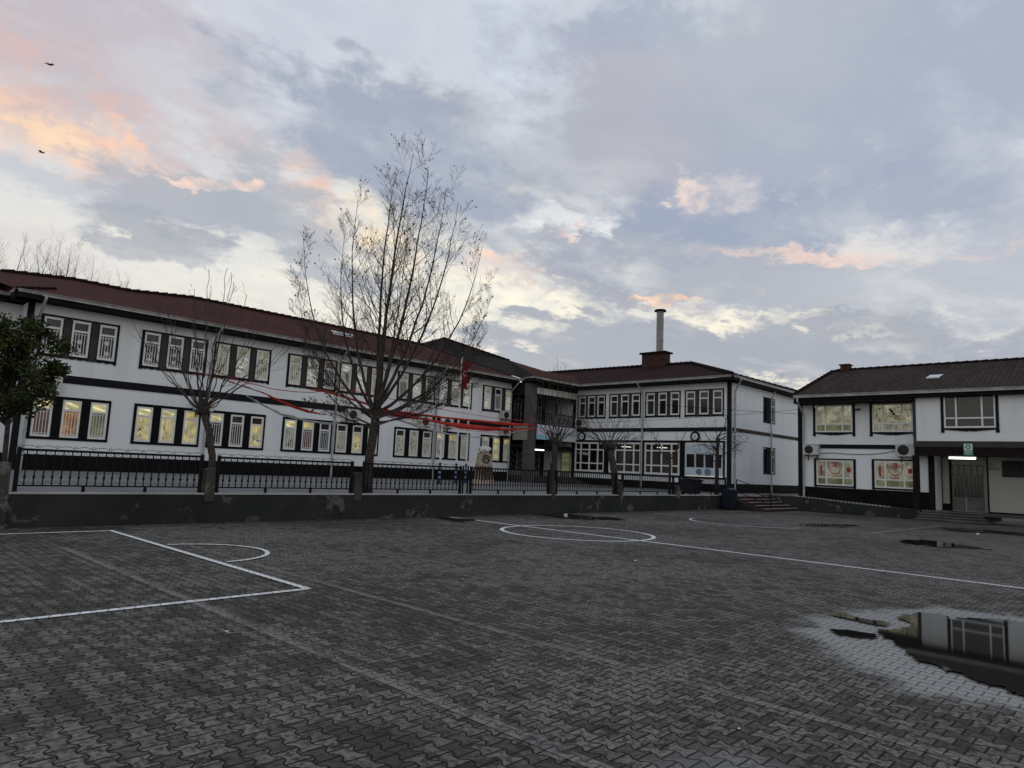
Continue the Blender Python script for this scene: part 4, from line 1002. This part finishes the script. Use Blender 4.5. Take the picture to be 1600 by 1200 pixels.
def tree(name, base, trunk, limbs, seed, label, cat='tree', group=None, nn=9, tw=1.4, leafp=.0, barkm='bark', trunk_r=(.2, .16), depth=1, upf=.7, loc_dep=0., limb_wob=.05):
    rnd = random.Random(seed); o = empty(name, base, label, cat, group); b_ = Vector(base)
    L3 = lambda u, dd, z: b_+rgt*u+dep*dd+Vector((0, 0, z))
    tp = [L3(*q) for q in trunk]
    tt = []
    for i in range(len(tp)-1):
        for j in range(4): tt.append(tp[i].lerp(tp[i+1], j/4)+Vector((rnd.uniform(-.012, .012), rnd.uniform(-.012, .012), 0)))
    tt.append(tp[-1]); N = len(tt)
    mb = MB(); mb.tube(tt, [(trunk_r[0]*(1.25 if i == 0 else 1.0))+(trunk_r[1]-trunk_r[0])*i/(N-1) for i in range(N)], 12)
    mb.build('trunk', barkm, o, smooth=True)
    mb = MB(); lf = MB() if leafp else None
    for (s_, e_, bu, r_) in limbs:
        p = L3(*s_); q = L3(*e_); cv = curve(p, q, rgt*bu[0]+dep*bu[1]+Vector((0, 0, bu[2])), 14, limb_wob, rnd)
        n = len(cv); mb.tube(cv, [max(.006, r_*(1-.93*(i/(n-1))**.8)) for i in range(n)], 7, False)
        LL = (q-p).length; shoots(mb, lf, cv, r_, r_*.08, rnd, depth, nn, tw*min(1., (LL/7.5)**.8) if depth > 1 else tw, upf, leafp)
    mb.build('branches', 'bark_dark' if barkm == 'bark_dark' else 'twig', o, smooth=True)
    if lf and lf.v: lf.build('dry_leaves', 'dry_leaf', o)
    return o
# tall tree: pixel offsets -> metres (depth 20 m: 1 px = .0187 m)
k = .0187
def T(px, py, dd=0.): return ((px-581)*k*1.03, dd, (768-py)*k*1.035)
rnd = random.Random(3)
big_trunk = [(0, 0, 0), (.0, 0, 1.2), (.10, 0, 2.1), (.12, 0, 2.6)]
limbs = []
def LM(sp, ep, bul, r_, dd=0.): limbs.append(((sp[0], dd*.15, sp[1]), (T(*ep)[0], dd, T(*ep)[2]), bul, r_*.85))
LM((.12, 2.5), (618, 228), (-.25, 0, .0), 0.094)
LM((.14, 2.55), (586, 262), (-.35, .1, .2), 0.082, .5)
LM((.12, 2.5), (648, 262), (.35, 0, -.3), 0.082, -.6)
LM((.14, 2.6), (668, 268), (.55, .1, -.6), 0.074, .9)
LM((.02, 2.5), (545, 325), (-.7, 0, -.5), 0.066, -.8)
LM((.02, 2.4), (508, 345), (-.9, 0, -.8), 0.061, .8)
LM((.0, 2.3), (468, 390), (-.9, 0, -.9), 0.053, -.9)
LM((.0, 2.2), (440, 460), (-.6, 0, -.8), 0.045, .6)
LM((.16, 2.5), (700, 330), (.7, 0, -.8), 0.070, -1.2)
LM((.16, 2.4), (735, 370), (.9, 0, -1.1), 0.066, .4)
LM((.16, 2.3), (752, 440), (.9, 0, -1.0), 0.057, 1.2)
LM((.16, 2.2), (752, 520), (.5, 0, -.6), 0.045, -.8)
LM((.1, 2.5), (600, 330), (0, 1.0, -.3), 0.057, 1.9)
LM((.1, 2.5), (630, 350), (0, -1.0, -.3), 0.057, -1.9)
LM((.0, 2.0), (462, 560), (-.3, 0, -.5), 0.037, .4)
LM((.16, 2.1), (735, 590), (.3, 0, -.4), 0.037, .3)
LM((.0, 1.9), (490, 640), (-.2, 0, .1), 0.033, -.5)
LM((.16, 2.0), (690, 600), (.4, 0, -.3), 0.037, -1.0)
tree('bare_tree', (11.72, 17.0, ZY), big_trunk, limbs, 5, 'tall bare tree with upswept branches and a few dry leaves behind the fence', nn=19, tw=2.1, leafp=.055, trunk_r=(.135, .125), depth=2, upf=.62, limb_wob=.018)
# pollarded trees: knob and fan of long shoots
def pollard(base, trunk, knob, spread, hgt, seed, label, ns=22, tr=(.088, .08), kr=.15, grp='pollarded trees behind the boundary wall'):
    rnd = random.Random(seed); lim = []
    for i in range(ns):
        t_ = (i+.5)/ns*2-1; u = t_*spread*rnd.uniform(.75, 1.1); dd = rnd.uniform(-.7, .7)*spread*.6
        h = hgt*(1-.45*abs(t_)**1.6)*rnd.uniform(.75, 1.05)
        lim.append(((knob[0]+t_*kr*.8, knob[1], knob[2]), (knob[0]+u, knob[1]+dd, knob[2]+h), (t_*spread*.12, 0, -.05), rnd.uniform(.014, .024)))
    o = tree('pollarded_tree', base, trunk+[knob], lim, seed, label, 'tree', grp, nn=5, tw=.7, barkm='bark', trunk_r=tr, depth=1, upf=.5, limb_wob=.04)
    mb = MB(); b_ = Vector(base)
    for i in range(7):
        c_ = b_+rgt*(knob[0]+rnd.uniform(-1, 1)*kr*.7)+dep*(knob[1]+rnd.uniform(-1, 1)*kr*.4)+Vector((0, 0, knob[2]+rnd.uniform(-.12, .08))); mb.sph(c_, kr*.55, kr*.55, kr*.6, 9, 6)
    mb.build('knob', 'bark_dark', o, smooth=True)
pollard((7.2, 17.0, ZY), [(0, 0, 0), (-.06, 0, .9), (-.2, 0, 1.5)], (-.42, 0, 2.05), 2.3, 3.5, 11, 'leaning pollarded tree with a fan of bare shoots, left of the tall tree', ns=24)
pollard((20.3, 17.15, ZY), [(0, 0, 0), (-.02, 0, 1.1)], (-.0, 0, 2.0), 1.7, 3.2, 12, 'pollarded tree in front of the school porch', ns=24, tr=(.12, .11), kr=.22)
pollard((24.4, 17.15, ZY), [(0, 0, 0), (-.12, 0, 1.0)], (-.35, 0, 2.05), 2.2, 1.8, 13, 'wide low pollarded tree before the school corner wing windows', ns=26, tr=(.15, .14), kr=.27)
# small forked tree and round one near the steps
tree('young_tree', (28.95, 17.3, ZY), [(0, 0, 0), (0, 0, 1.7)], [((0, 0, 1.6), (-.9, .2, 2.9), (-.2, 0, -.1), .045), ((0, 0, 1.6), (.3, 0, 2.8), (.3, 0, -.1), .045), ((0, 0, 1.7), (.9, 0, 3.6), (.2, 0, 0), .03), ((-.4, 0, 2.2), (-1.3, .2, 3.6), (0, 0, 0), .025)], 21,
     'small thin forked bare tree before the lit classroom window', nn=6, tw=.8, trunk_r=(.06, .05), barkm='bark_dark', depth=1)
lim = []
rnd = random.Random(8)
for i in range(16):
    a = rnd.uniform(-1, 1); lim.append(((0, 0, 1.7+i*.09), (a*1.45, rnd.uniform(-.8, .8), 2.0+rnd.uniform(-.2, 2.2)*(1-.3*abs(a))), (a*.3, 0, .25), .03))
lim.append(((0, 0, 2.9), (.75, 0, 5.1), (.2, 0, 0), .04))
tree('young_tree', (34.0, 17.5, ZY), [(0, 0, 0), (0, 0, 1.6), (.05, 0, 3.0)], lim, 23, 'dark rounded bushy bare tree at the corner of the school', nn=10, tw=.9, trunk_r=(.11, .07), barkm='bark_dark', depth=1, upf=.1)
# trees far behind
def far_tree(x, y_, h, seed, lb):
    rnd = random.Random(seed); lim = []
    for i in range(16):
        a = rnd.uniform(-1, 1); lim.append(((0, 0, h*.35), (a*h*.22, rnd.uniform(-1, 1)*h*.15, h*rnd.uniform(.8, 1)*(1-.25*a*a)), (a*h*.05, 0, 0), .09))
    tree('far_tree', (x, y_, 0), [(0, 0, 0), (0, 0, h*.4)], lim, seed, lb, 'tree', 'bare trees behind the roofs', nn=16, tw=h*.17, trunk_r=(.25, .18), barkm='bark_dark', depth=1)
far_tree(8.7, 62, 18.2, 31, 'tall bare tree behind the roof at the left edge of the photo'); far_tree(10.7, 63, 18.3, 32, 'second bare tree from the left behind the roof')
far_tree(12.6, 62, 17.9, 33, 'middle one of the bare trees behind the left roof'); far_tree(14.6, 62, 17.2, 34, 'fourth bare tree from the left behind the roof'); far_tree(16.6, 62, 16.0, 35, 'lowest bare tree behind the left roof')
far_tree(70, 29.3, 12.6, 36, 'bare treetop showing over the right end of the school wing')
# evergreen at left edge
def evergreen():
    rnd = random.Random(77); o = empty('evergreen_tree', (3.05, 17.25, ZY), 'small dark leafy evergreen tree at the left edge behind the fence', 'tree'); b_ = Vector((3.05, 17.25, ZY))
    mb = MB(); tr = [b_, b_+Vector((-.03, 0, .9)), b_+Vector((-.06, 0, 1.9)), b_+Vector((-.02, .05, 2.9))]
    mb.tube(tr, [.06, .05, .045, .02], 8); tk = mb.build('trunk', 'bark', o, smooth=True)
    lv = MB(); br = MB(); cl = []
    for i in range(150):
        u = rnd.gauss(-.05, .7); z = rnd.uniform(1.7, 3.5); hw = 1.12*sqrt(max(0, 1-((z-2.6)/.98)**2))
        u = max(-hw-.2, min(hw*.78, u)); dd = rnd.uniform(-.8, .8)*hw*.8
        cl.append((b_+rgt*(u-.18)+dep*dd+Vector((0, 0, z)), rnd.uniform(.13, .26)))
    for c_, s_ in cl:
        st = b_+Vector((-.05, 0, min(2.6, max(1.2, (c_.z-b_.z)*.75)))); br.tube(curve(st, c_, (0, 0, .1), 4, .03, rnd), [.016, .013, .010, .008, .005], 4, False)
        for j in range(78):
            v = Vector((rnd.gauss(0, 1), rnd.gauss(0, 1), rnd.gauss(0, .8))).normalized()*s_*rnd.random()**.4; p = c_+v
            a = Vector((rnd.gauss(0, 1), rnd.gauss(0, 1), rnd.gauss(0, .6))).normalized(); n_ = a.cross(Vector((rnd.gauss(0, 1), rnd.gauss(0, 1), rnd.gauss(0, 1)))).normalized()
            L = rnd.uniform(.055, .095); q = L*.36
            lv.add([p, p+a*L*.5+n_*q, p+a*L, p+a*L*.5-n_*q], [(0, 1, 2, 3)])
    br.build('branches', 'bark_dark', o)
    m, t, b = mat('evergreen_leaf', (.028, .042, .014), .7, .12, vs=3, col2=(.05, .06, .018)); M['evergreen_leaf'] = m
    lv.build('crown', 'evergreen_leaf', o)
evergreen()

# ================================================================== YARD OBJECTS
mo = empty('bust_monument', (25.2, 26.2, ZY), 'pale bust on a tapering stone pedestal behind the fence', 'monument')
mb = MB(); x, yy = 25.25, 26.2
def frus(mb, x, y_, z0, z1, a0, a1, rot=.78, b0=None, b1=None):
    vs = []
    for z, a in ((z0, a0), (z1, a1)):
        for i in range(4): th = rot+pi/2*i+pi/4; vs.append((x+a*1.414*cos(th), y_+a*1.414*sin(th), z))
    mb.add(vs, [(0, 3, 2, 1), (4, 5, 6, 7), (0, 1, 5, 4), (1, 2, 6, 5), (2, 3, 7, 6), (3, 0, 4, 7)])
frus(mb, x, yy, ZY, .9, .60, .57); frus(mb, x, yy, .9, 2.3, .54, .35); mb.build('pedestal', 'stone_pale', mo)
mb = MB()
for k_2 in range(7):
    a = -.62+.2*k_2; n_ = -dep; 
    mb.tube([Vector((x, yy, .92))+rgt*a*.8-dep*.58, Vector((x, yy, 1.62))+rgt*a*.66-dep*.50], .035, 4)
mb.build('flutes', 'brick_red', mo)
mb = MB(); pc = Vector((x, yy, 1.98))+rgt*.12-dep*.44
mb.tube([pc+rgt*.17*cos(a*pi/8)+Vector((0, 0, .2*sin(a*pi/8))) for a in range(17)], .03, 5); mb.tube([pc-rgt*.1, pc+Vector((0, 0, .12)), pc+rgt*.14-Vector((0, 0, .1))], .03, 5)
mb.build('relief', 'grille_dark', mo)
# bust: head, neck, shoulders as one lathe-like body with features
bm = bmesh.new()
def ell(c, rx, ry, rz):
    r_ = bmesh.ops.create_icosphere(bm, subdivisions=3, radius=1); 
    for v in r_['verts']: v.co = Vector((c[0]+v.co.x*rx, c[1]+v.co.y*ry, c[2]+v.co.z*rz))
ell((0, 0, .68), .115, .135, .165); ell((0, .02, .45), .07, .075, .16); ell((0, .02, .22), .30, .16, .17); ell((0, -.05, .12), .2, .14, .14)
ell((0, -.135, .66), .022, .035, .045); ell((0, -.115, .6), .04, .025, .018); ell((-.045, -.118, .70), .02, .015, .012); ell((.045, -.118, .70), .02, .015, .012); ell((-.115, .01, .67), .018, .03, .04); ell((.115, .01, .67), .018, .03, .04); ell((0, .03, .76), .118, .13, .11)
me = bpy.data.meshes.new('bust'); bm.to_mesh(me); bm.free(); me.materials.append(M['bust_white']); bo = bpy.data.objects.new('bust', me); col.objects.link(bo)
rm = bo.modifiers.new('r', 'REMESH'); rm.mode = 'VOXEL'; rm.voxel_size = .014; rm.use_smooth_shade = True
bo.parent = mo; bo.location = Vector((x, yy, 2.3))-wl(mo); bo.rotation_euler = (0, 0, YAW-pi/2); bo.scale = (1.2, 1.2, .95)
mb = MB(); pc = Vector((x, yy, 2.36)); mb.tube([pc-rgt*.1-dep*.2, pc+Vector((0, 0, .12))-dep*.21, pc+rgt*.12-dep*.2], .03, 5); mb.build('wreath', 'dry_leaf', mo)
for i, (fx, fy, zt, lb) in enumerate(((21.9, 25.8, 5.9, 'left of three slim white flagpoles before the school'), (24.2, 27.2, 7.3, 'middle flagpole carrying the furled red flag'), (25.35, 27.7, 6.4, 'flagpole nearest to the stone bust'))):
    o = empty('flagpole', (fx, fy, ZY), lb, 'flagpole', 'flagpoles in the upper yard')
    mb = MB(); mb.tube([(fx, fy, 1.7), (fx, fy, zt)], [.05, .03], 8); mb.sph((fx, fy, zt), .06, nu=8, nv=6); mb.build('pole', 'white_pvc', o)
    mb = MB(); mb.tube([(fx, fy, ZY), (fx, fy, .75)], .13, 12); mb.tube([(fx, fy, .75), (fx, fy, 1.7)], .055, 10); mb.build('base', 'blue_paint', o)
    for z_ in (.95, 1.2, 1.45): mb = MB(); mb.tube([(fx, fy, z_), (fx, fy, z_+.06)], .06, 10); mb.build('stripe', 'dirty_pvc', o)
fx, fy = 24.2, 27.2
mb = MB(); n = 14; vs = []; 
for j in range(n+1):
    z_ = 7.15-1.5*j/n
    for i in range(5):
        u = i/4*(.38+.12*sin(j*.9)); vs.append(Vector((fx, fy, z_))+rgt*(.05+u-.0*j)+dep*(.07*sin(i*2.2+j*.35)))
fs = [(j*5+i, j*5+i+1, (j+1)*5+i+1, (j+1)*5+i) for j in range(n) for i in range(4)]
mb.add(vs, fs); fo = mb.build('flag', 'flag_red', smooth=True); fo.modifiers.new('s', 'SOLIDIFY').thickness = .012
tag(fo, 'limp red flag hanging from the middle flagpole', 'flag')
mb = MB(); cc = Vector((fx, fy, 6.45))+rgt*.22-dep*.09
mb.tube([cc+rgt*.09*cos(R(a))+Vector((0, 0, .13*sin(R(a)))) for a in range(40, 330, 24)], .02, 5); mb.build('crescent', 'white_cloth', fo)
# banner strings: ribbon polylines
def ribbon(name, pts, wid, m, label, cat, grp=None, flut=.04):
    mb = MB(); P_ = [Vector(p) for p in pts]; dn = []
    for i in range(len(P_)-1):
        for j in range(8): dn.append(P_[i].lerp(P_[i+1], j/8))
    dn.append(P_[-1]); N = len(dn); vs = []
    for i, p in enumerate(dn):
        t_ = i/(N-1)*(len(wid)-1); a = int(min(t_, len(wid)-2)); w_ = wid[a]+(wid[a+1]-wid[a])*(t_-a)
        off = Vector((sin(i*.9)*flut, cos(i*1.3)*flut, 0))
        vs += [p+Vector((0, 0, w_*.5))-off*.4, p+off, p-Vector((0, 0, w_*.5))-off*.4]
    fs = []
    for i in range(N-1): fs += [(i*3, i*3+1, i*3+4, i*3+3), (i*3+1, i*3+2, i*3+5, i*3+4)]
    mb.add(vs, fs); o = mb.build(name, m, smooth=True); o.modifiers.new('s', 'SOLIDIFY').thickness = .01
    return tag(o, label, cat, grp)
gr = 'bunting strings over the upper yard'
ribbon('banner_string', [(6.74, 17.33, 3.58), (7.24, 17.57, 3.58), (8.0, 17.94, 3.49), (8.96, 18.41, 3.39), (9.48, 18.66, 3.28), (10.04, 18.94, 3.17), (10.93, 19.37, 3.06), (11.56, 19.68, 3.04)], [.02, .02, .02, .03, .06, .09, .08, .03], 'red_cloth', 'bunched red bunting sagging between the leaning tree and the tall tree', 'bunting', gr)
ribbon('banner_string', [(11.0, 19.41, 3.76), (11.81, 19.8, 3.79), (13.05, 20.41, 3.73), (15.34, 21.52, 3.57), (17.29, 22.47, 3.64), (20.22, 23.9, 3.73), (23.85, 25.67, 3.9), (29.61, 28.48, 4.17), (34.4, 30.81, 4.52)], [.04, .07, .07, .06, .07, .08, .10, .2, .08], 'red_cloth', 'upper red bunting running from the tall tree to the porch column', 'bunting', gr)
ribbon('banner_string', [(15.34, 21.52, 3.5), (18.4, 23.01, 3.5), (20.91, 24.23, 3.48), (22.34, 24.93, 3.5), (25.62, 26.53, 3.62), (29.65, 28.5, 3.86), (34.42, 30.82, 4.3)], [.04, .08, .16, .26, .26, .12, .08], 'red_cloth', 'lower wide red bunting tied to the porch column', 'bunting', gr)
ribbon('banner_string', [(8.37, 18.12, 3.23), (9.0, 18.43, 3.05), (9.8, 18.82, 2.86), (10.97, 19.39, 2.76), (12.26, 20.02, 2.78), (13.0, 20.4, 2.95)], [.02, .05, .08, .05, .03], 'white_cloth', 'drooping white bunting left of the tall tree', 'bunting', gr)
ribbon('banner_string', [(14.91, 21.31, 3.41), (16.32, 21.99, 3.29), (18.45, 23.04, 3.13), (20.97, 24.26, 3.02), (23.95, 25.71, 3.06), (26.6, 27.0, 3.22), (29.66, 28.5, 3.68), (34.42, 30.82, 4.35)], [.05, .09, .08, .05, .03, .03, .03], 'white_cloth', 'drooping white bunting right of the tall tree', 'bunting', gr)
for i_, (p_, q_, sg, lb_) in enumerate((((7.0, 17.4, 3.75), (12.0, 19.9, 3.85), -.25, 'thin red cord from the leaning tree to the tall tree'), ((12.2, 19.9, 3.6), (34.3, 30.8, 4.2), -.55, 'thin red cord sagging lowest toward the porch column'), ((12.2, 19.9, 4.0), (34.3, 30.8, 4.75), -.2, 'thin red cord strung highest toward the porch column'))):
    mb = MB(); mb.tube(curve(p_, q_, (0, 0, sg*2), 18, .01), .014, 4); tag(mb.build('bunting_cord', 'red_cloth'), lb_, 'cord', gr)
mb = MB(); mb.tube(curve((34.3, 31.0, 4.6), (38.2, 14.6, 5.5), (0, 0, -.35), 16, 0), .012, 4); tag(mb.build('cable', 'iron_black'), 'thin black cable strung from the school porch to the annex', 'cable')
mb = MB(); mb.tube(curve((39.2, 25.5, 6.3), (37.9, 14.6, 5.2), (0, 0, -.1), 16, 0), .012, 4); tag(mb.build('cable', 'iron_black'), 'thin black cable crossing in front of the upper school windows', 'cable')

# air conditioners
def ac(Fq, u, z, w_, h_, label, dpt=.3, gap=.08):
    o = empty('air_conditioner', Fq.p(u, z, -gap), label, 'air conditioner', 'outdoor air conditioner units on the walls')
    mb = MB(); Fq.box(mb, u, u+w_, z, z+h_, -gap-dpt, -gap); mb.build('casing', 'ac_white', o)
    mb = MB(); c_ = (u+w_*.40, z+h_*.5); r_ = h_*.40; n = 24
    mb.poly([Fq.p(c_[0]+r_*cos(2*pi*i/n), c_[1]+r_*sin(2*pi*i/n), -gap-dpt-.004) for i in range(n)], .012, -Fq.N); f = mb.build('fan_grille', 'grille_dark', o)
    mb = MB()
    for q in (.35, .7, 1.): mb.tube([Fq.p(c_[0]+r_*q*cos(2*pi*i/20), c_[1]+r_*q*sin(2*pi*i/20), -gap-dpt-.02) for i in range(21)], .006, 4)
    mb.sph(Fq.p(c_[0], c_[1], -gap-dpt-.02), .03, nu=8, nv=5); mb.build('guard', 'grille_dark', f)
    for uu in (u+w_*.2, u+w_*.8): mb = MB(); Fq.box(mb, uu-.02, uu+.02, z-.05, z-.001, -gap-dpt, 0); Fq.box(mb, uu-.02, uu+.02, z-.3, z-.05, -.04, 0); mb.build('bracket', 'iron_black', o)
    return o
ac(A, 6.5, 3.86, .85, .62, 'air conditioner half hidden by the evergreen tree'); ac(A, 12.75, 3.62, .85, .6, 'air conditioner behind the leaning pollarded tree')
ac(A, 20.95, 3.85, .85, .58, 'air conditioner behind the tall tree trunk'); ac(A, 26.1, 3.86, .85, .6, 'left of the pair of air conditioners above the ground-floor windows')
ac(A, 27.85, 3.9, .85, .62, 'right of the pair of air conditioners, just above the flagpoles'); ac(A, 33.1, 4.86, .82, .56, 'air conditioner beneath the last upper window of the long wing'); ac(A, 33.1, 3.74, .85, .56, 'air conditioner on the lower wall beside the porch')
ac(B, -31.1, 4.7, .95, .6, 'air conditioner at the inner corner next to the blue and white sign', gap=.1)
ac(CF, -14.5, cz(3.06), .8, .54, 'air conditioner at the left corner of the annex'); ac(CF, -9.95, cz(3.06), .85, .62, 'air conditioner above the annex window beside the overhang')
mb = MB(); mb.tube([CF.p(u, z, -.03) for u, z in ((-13.7, 3.1), (-13, 3.13), (-12.4, 3.08), (-11.8, 3.07), (-11, 3.1), (-10.4, 3.2), (-9.95, 3.3))], .014, 5); tag(mb.build('cable', 'iron_black'), 'sagging cable between the two annex air conditioners', 'cable')
# round emblems
def emblem(u, z, lb):
    o = empty('round_sign', B.p(u, z, -.06), lb, 'sign', 'round emblem signs on the corner wing')
    mb = MB(); n = 28; mb.poly([B.p(u+.33*cos(2*pi*i/n), z+.33*sin(2*pi*i/n), -.03) for i in range(n)], .08, -B.N); mb.build('disc', 'ink_black', o)
    mb = MB(); mb.poly([B.p(u+.2*cos(2*pi*i/n), z+.2*sin(2*pi*i/n), -.112) for i in range(n)], .006, -B.N); mb.build('face', 'paper_white', o)
    mb = MB(); mb.tube([B.p(u-.07, z-.08, -.125), B.p(u, z+.1, -.125), B.p(u+.07, z-.08, -.125), B.p(u, z, -.125)], .018, 4); mb.build('mark', 'ink_blue', o)
emblem(-30.7, 4.05, 'round dark emblem beside the porch sign'); emblem(-21.68, 4.05, 'round dark emblem above the white service counter')
# porch sign and side panel
o = empty('porch_sign', (36.9, 31.15, 3.6), 'blue and white school sign hanging across the porch', 'sign')
mb = MB(); mb.box(34.85, 31.08, 3.6, 39.1, 31.17, 4.6); mb.build('board', 'sign_white', o)
mb = MB(); mb.poly([(34.86, 31.079, 3.61), (37.2, 31.079, 3.61), (36.2, 31.079, 3.8), (34.86, 31.079, 3.98)], .004, (0, -1, 0)); mb.build('wave', mk('sky_blue', (.25, .5, .62), .5, .4), o)
mb = MB(); mb.tube([(36.05+.2*cos(a*pi/10), 31.07, 4.1+.2*sin(a*pi/10)) for a in range(21)], .03, 4); mb.tube([(36.05+.09*cos(a*pi/10), 31.07, 4.1+.09*sin(a*pi/10)) for a in range(21)], .03, 4)
rnd = random.Random(4); xx = 36.5
for i in range(9):
    a = xx+i*.27; mb.tube([(a, 31.07, 3.98), (a+.05, 31.07, 4.2+.08*rnd.random()), (a+.1, 31.07, 4.0), (a+.16, 31.07, 4.14)], .017, 4)
mb.build('lettering', 'ink_blue', o)
mb = MB(); mb.box(34.16, 31.4, 3.5, 34.22, 32.75, 4.62); tag(mb.build('blank_panel', 'panel_grey'), 'blank pale panel on the side of the porch', 'panel')
# green sign over the annex door
o = empty('door_sign', (37.55, 6.85, 3.1), 'small green and white sign on the beam above the annex door', 'sign')
mb = MB(); OF.box(mb, -7.0, -6.62, 3.08, 3.64, -.09, -.055); mb.build('board', 'sign_green', o)
mb = MB(); OF.box(mb, -6.97, -6.65, 3.32, 3.61, -.096, -.0905); mb.build('picture', 'paper_white', o)
mb = MB(); mb.tube([OF.p(-6.81+.085*cos(a*pi/8), 3.48+.085*sin(a*pi/8), -.10) for a in range(17)], .028, 5); mb.build('ring', 'sign_green', o)
mb = MB()
for z_ in (3.14, 3.2, 3.26): OF.box(mb, -6.95, -6.68, z_, z_+.018, -.094, -.0905)
mb.build('lettering', 'paper_white', o)
o = empty('tube_lamp', (38.2, 7.2, 2.98), 'glowing white tube lamp above the annex door', 'lamp')
mb = MB(); mb.tube([(38.0, 7.68, 2.97), (38.0, 6.62, 2.97)], .045, 8); mb.build('tube', 'tube', o)
mb = MB(); mb.box(37.97, 7.72, 3.02, 38.03, 6.58, 3.09); mb.build('housing', 'white_pvc', o)
# floodlight + camera on annex
mb = MB(); mb.sph((37.9, 13.75, 5.58), .13, .1, .11, 10, 7); mb.tube([(37.9, 13.75, 5.65), (37.9, 13.75, 5.73)], .03, 6); tag(mb.build('floodlight', 'white_pvc'), 'white globe floodlight under the left eave of the annex', 'floodlight')
mb = MB(); mb.tube([(38.27, 11.65, 5.45), (38.05, 11.65, 5.42)], .02, 6); mb.tube([(38.15, 11.65, 5.4), (37.85, 11.75, 5.36)], .05, 8); tag(mb.build('security_camera', 'grille_dark'), 'small dark security camera between the upper annex windows', 'camera')
# bins
def bin_(x, y_, z0, w_, d_, h_, m, lb):
    o = empty('wheeled_bin', (x, y_, z0), lb, 'bin'); mb = MB(); vs = []
    for z, s_ in ((z0+.06, .8), (z0+h_, 1.)):
        for (a, b_) in ((-1, -1), (1, -1), (1, 1), (-1, 1)): vs.append((x+a*w_*.5*s_, y_+b_*d_*.5*s_, z))
    mb.add(vs, [(0, 3, 2, 1), (4, 5, 6, 7), (0, 1, 5, 4), (1, 2, 6, 5), (2, 3, 7, 6), (3, 0, 4, 7)]); mb.build('body', m, o)
    mb = MB(); mb.box(x-w_*.55, y_-d_*.55, z0+h_, x+w_*.55, y_+d_*.55, z0+h_+.04); mb.box(x-w_*.4, y_-d_*.62, z0+h_-.04, x+w_*.4, y_-d_*.55, z0+h_+.03); mb.poly([(x-w_*.5, y_-d_*.45, z0+h_+.04), (x-w_*.5, y_+d_*.45, z0+h_+.04), (x-w_*.5, y_, z0+h_+.12)], w_, (1, 0, 0)); mb.build('lid', m, o)
    for s_ in (-1, 1): mb = MB(); mb.tube([(x+s_*w_*.38-.03, y_+d_*.35, z0+.1), (x+s_*w_*.38+.03, y_+d_*.35, z0+.1)], .1, 12); mb.build('wheel', 'iron_black', o)
bin_(32.3, 15.95, 0, .62, .6, .95, 'blue_plastic', 'dark blue wheeled bin against the end of the boundary wall'); bin_(30.6, 17.1, ZY, .9, .7, .72, 'bin_dark', 'black waste container behind the fence near the school corner')
# litter, twigs, birds
for i, (x, y_, s_, lb) in enumerate(((2.93, 6.3, .015, 'tiny white paper scrap near the lower left brick stripe'), (10.9, 7.2, .03, 'small white scrap in the middle of the court'), (19.04, 15.5, .09, 'pale lump of litter in the puddle by the wall'), (28.6, 5.0, .07, 'white litter near the annex steps'), (4.4, 2.1, .010, 'white crumb on the pavers in front'))):
    mb = MB(); rnd = random.Random(i); mb.sph((x, y_, s_*.4+.004), s_, s_*.7, s_*.45, 7, 5); mb.v = [tuple(Vector(v)+Vector((rnd.uniform(-1, 1), rnd.uniform(-1, 1), 0))*s_*.25) for v in mb.v]; tag(mb.build('litter', 'paper_white'), lb, 'litter', 'litter on the court')
def bird(px, py, dist, sp, lb, tilt):
    v = (fw*F0+rt*(px-800)-up*(py-600)).normalized(); c_ = EYE+v*dist
    mb = MB(); ax = (rt*cos(tilt)+up*sin(tilt)); fwd_ = (dep*.4+rt*.9).normalized()
    mb.tube([c_-fwd_*.3, c_-fwd_*.1, c_+fwd_*.15, c_+fwd_*.3], [.02, .09, .09, .03], 7)
    for s_ in (-1, 1):
        mid = c_+ax*s_*sp*.28+up*.16; tip = c_+ax*s_*sp*.5+up*.02
        mb.add([c_+fwd_*.12, mid+fwd_*.14, tip-fwd_*.05, mid-fwd_*.14, c_-fwd_*.14], [(0, 1, 2, 3, 4)]); mb.add([c_+fwd_*.12-up*.03, mid+fwd_*.14-up*.03, tip-fwd_*.05-up*.01, mid-fwd_*.14-up*.03, c_-fwd_*.14-up*.03], [(4, 3, 2, 1, 0)])
    tag(mb.build('bird', 'bird'), lb, 'bird', 'birds in the sky')
bird(78, 101, 100, 1.15, 'larger dark bird gliding high at the upper left of the sky', -.15); bird(65, 238, 110, .95, 'smaller bird lower in the sky above the left roof', -.5)
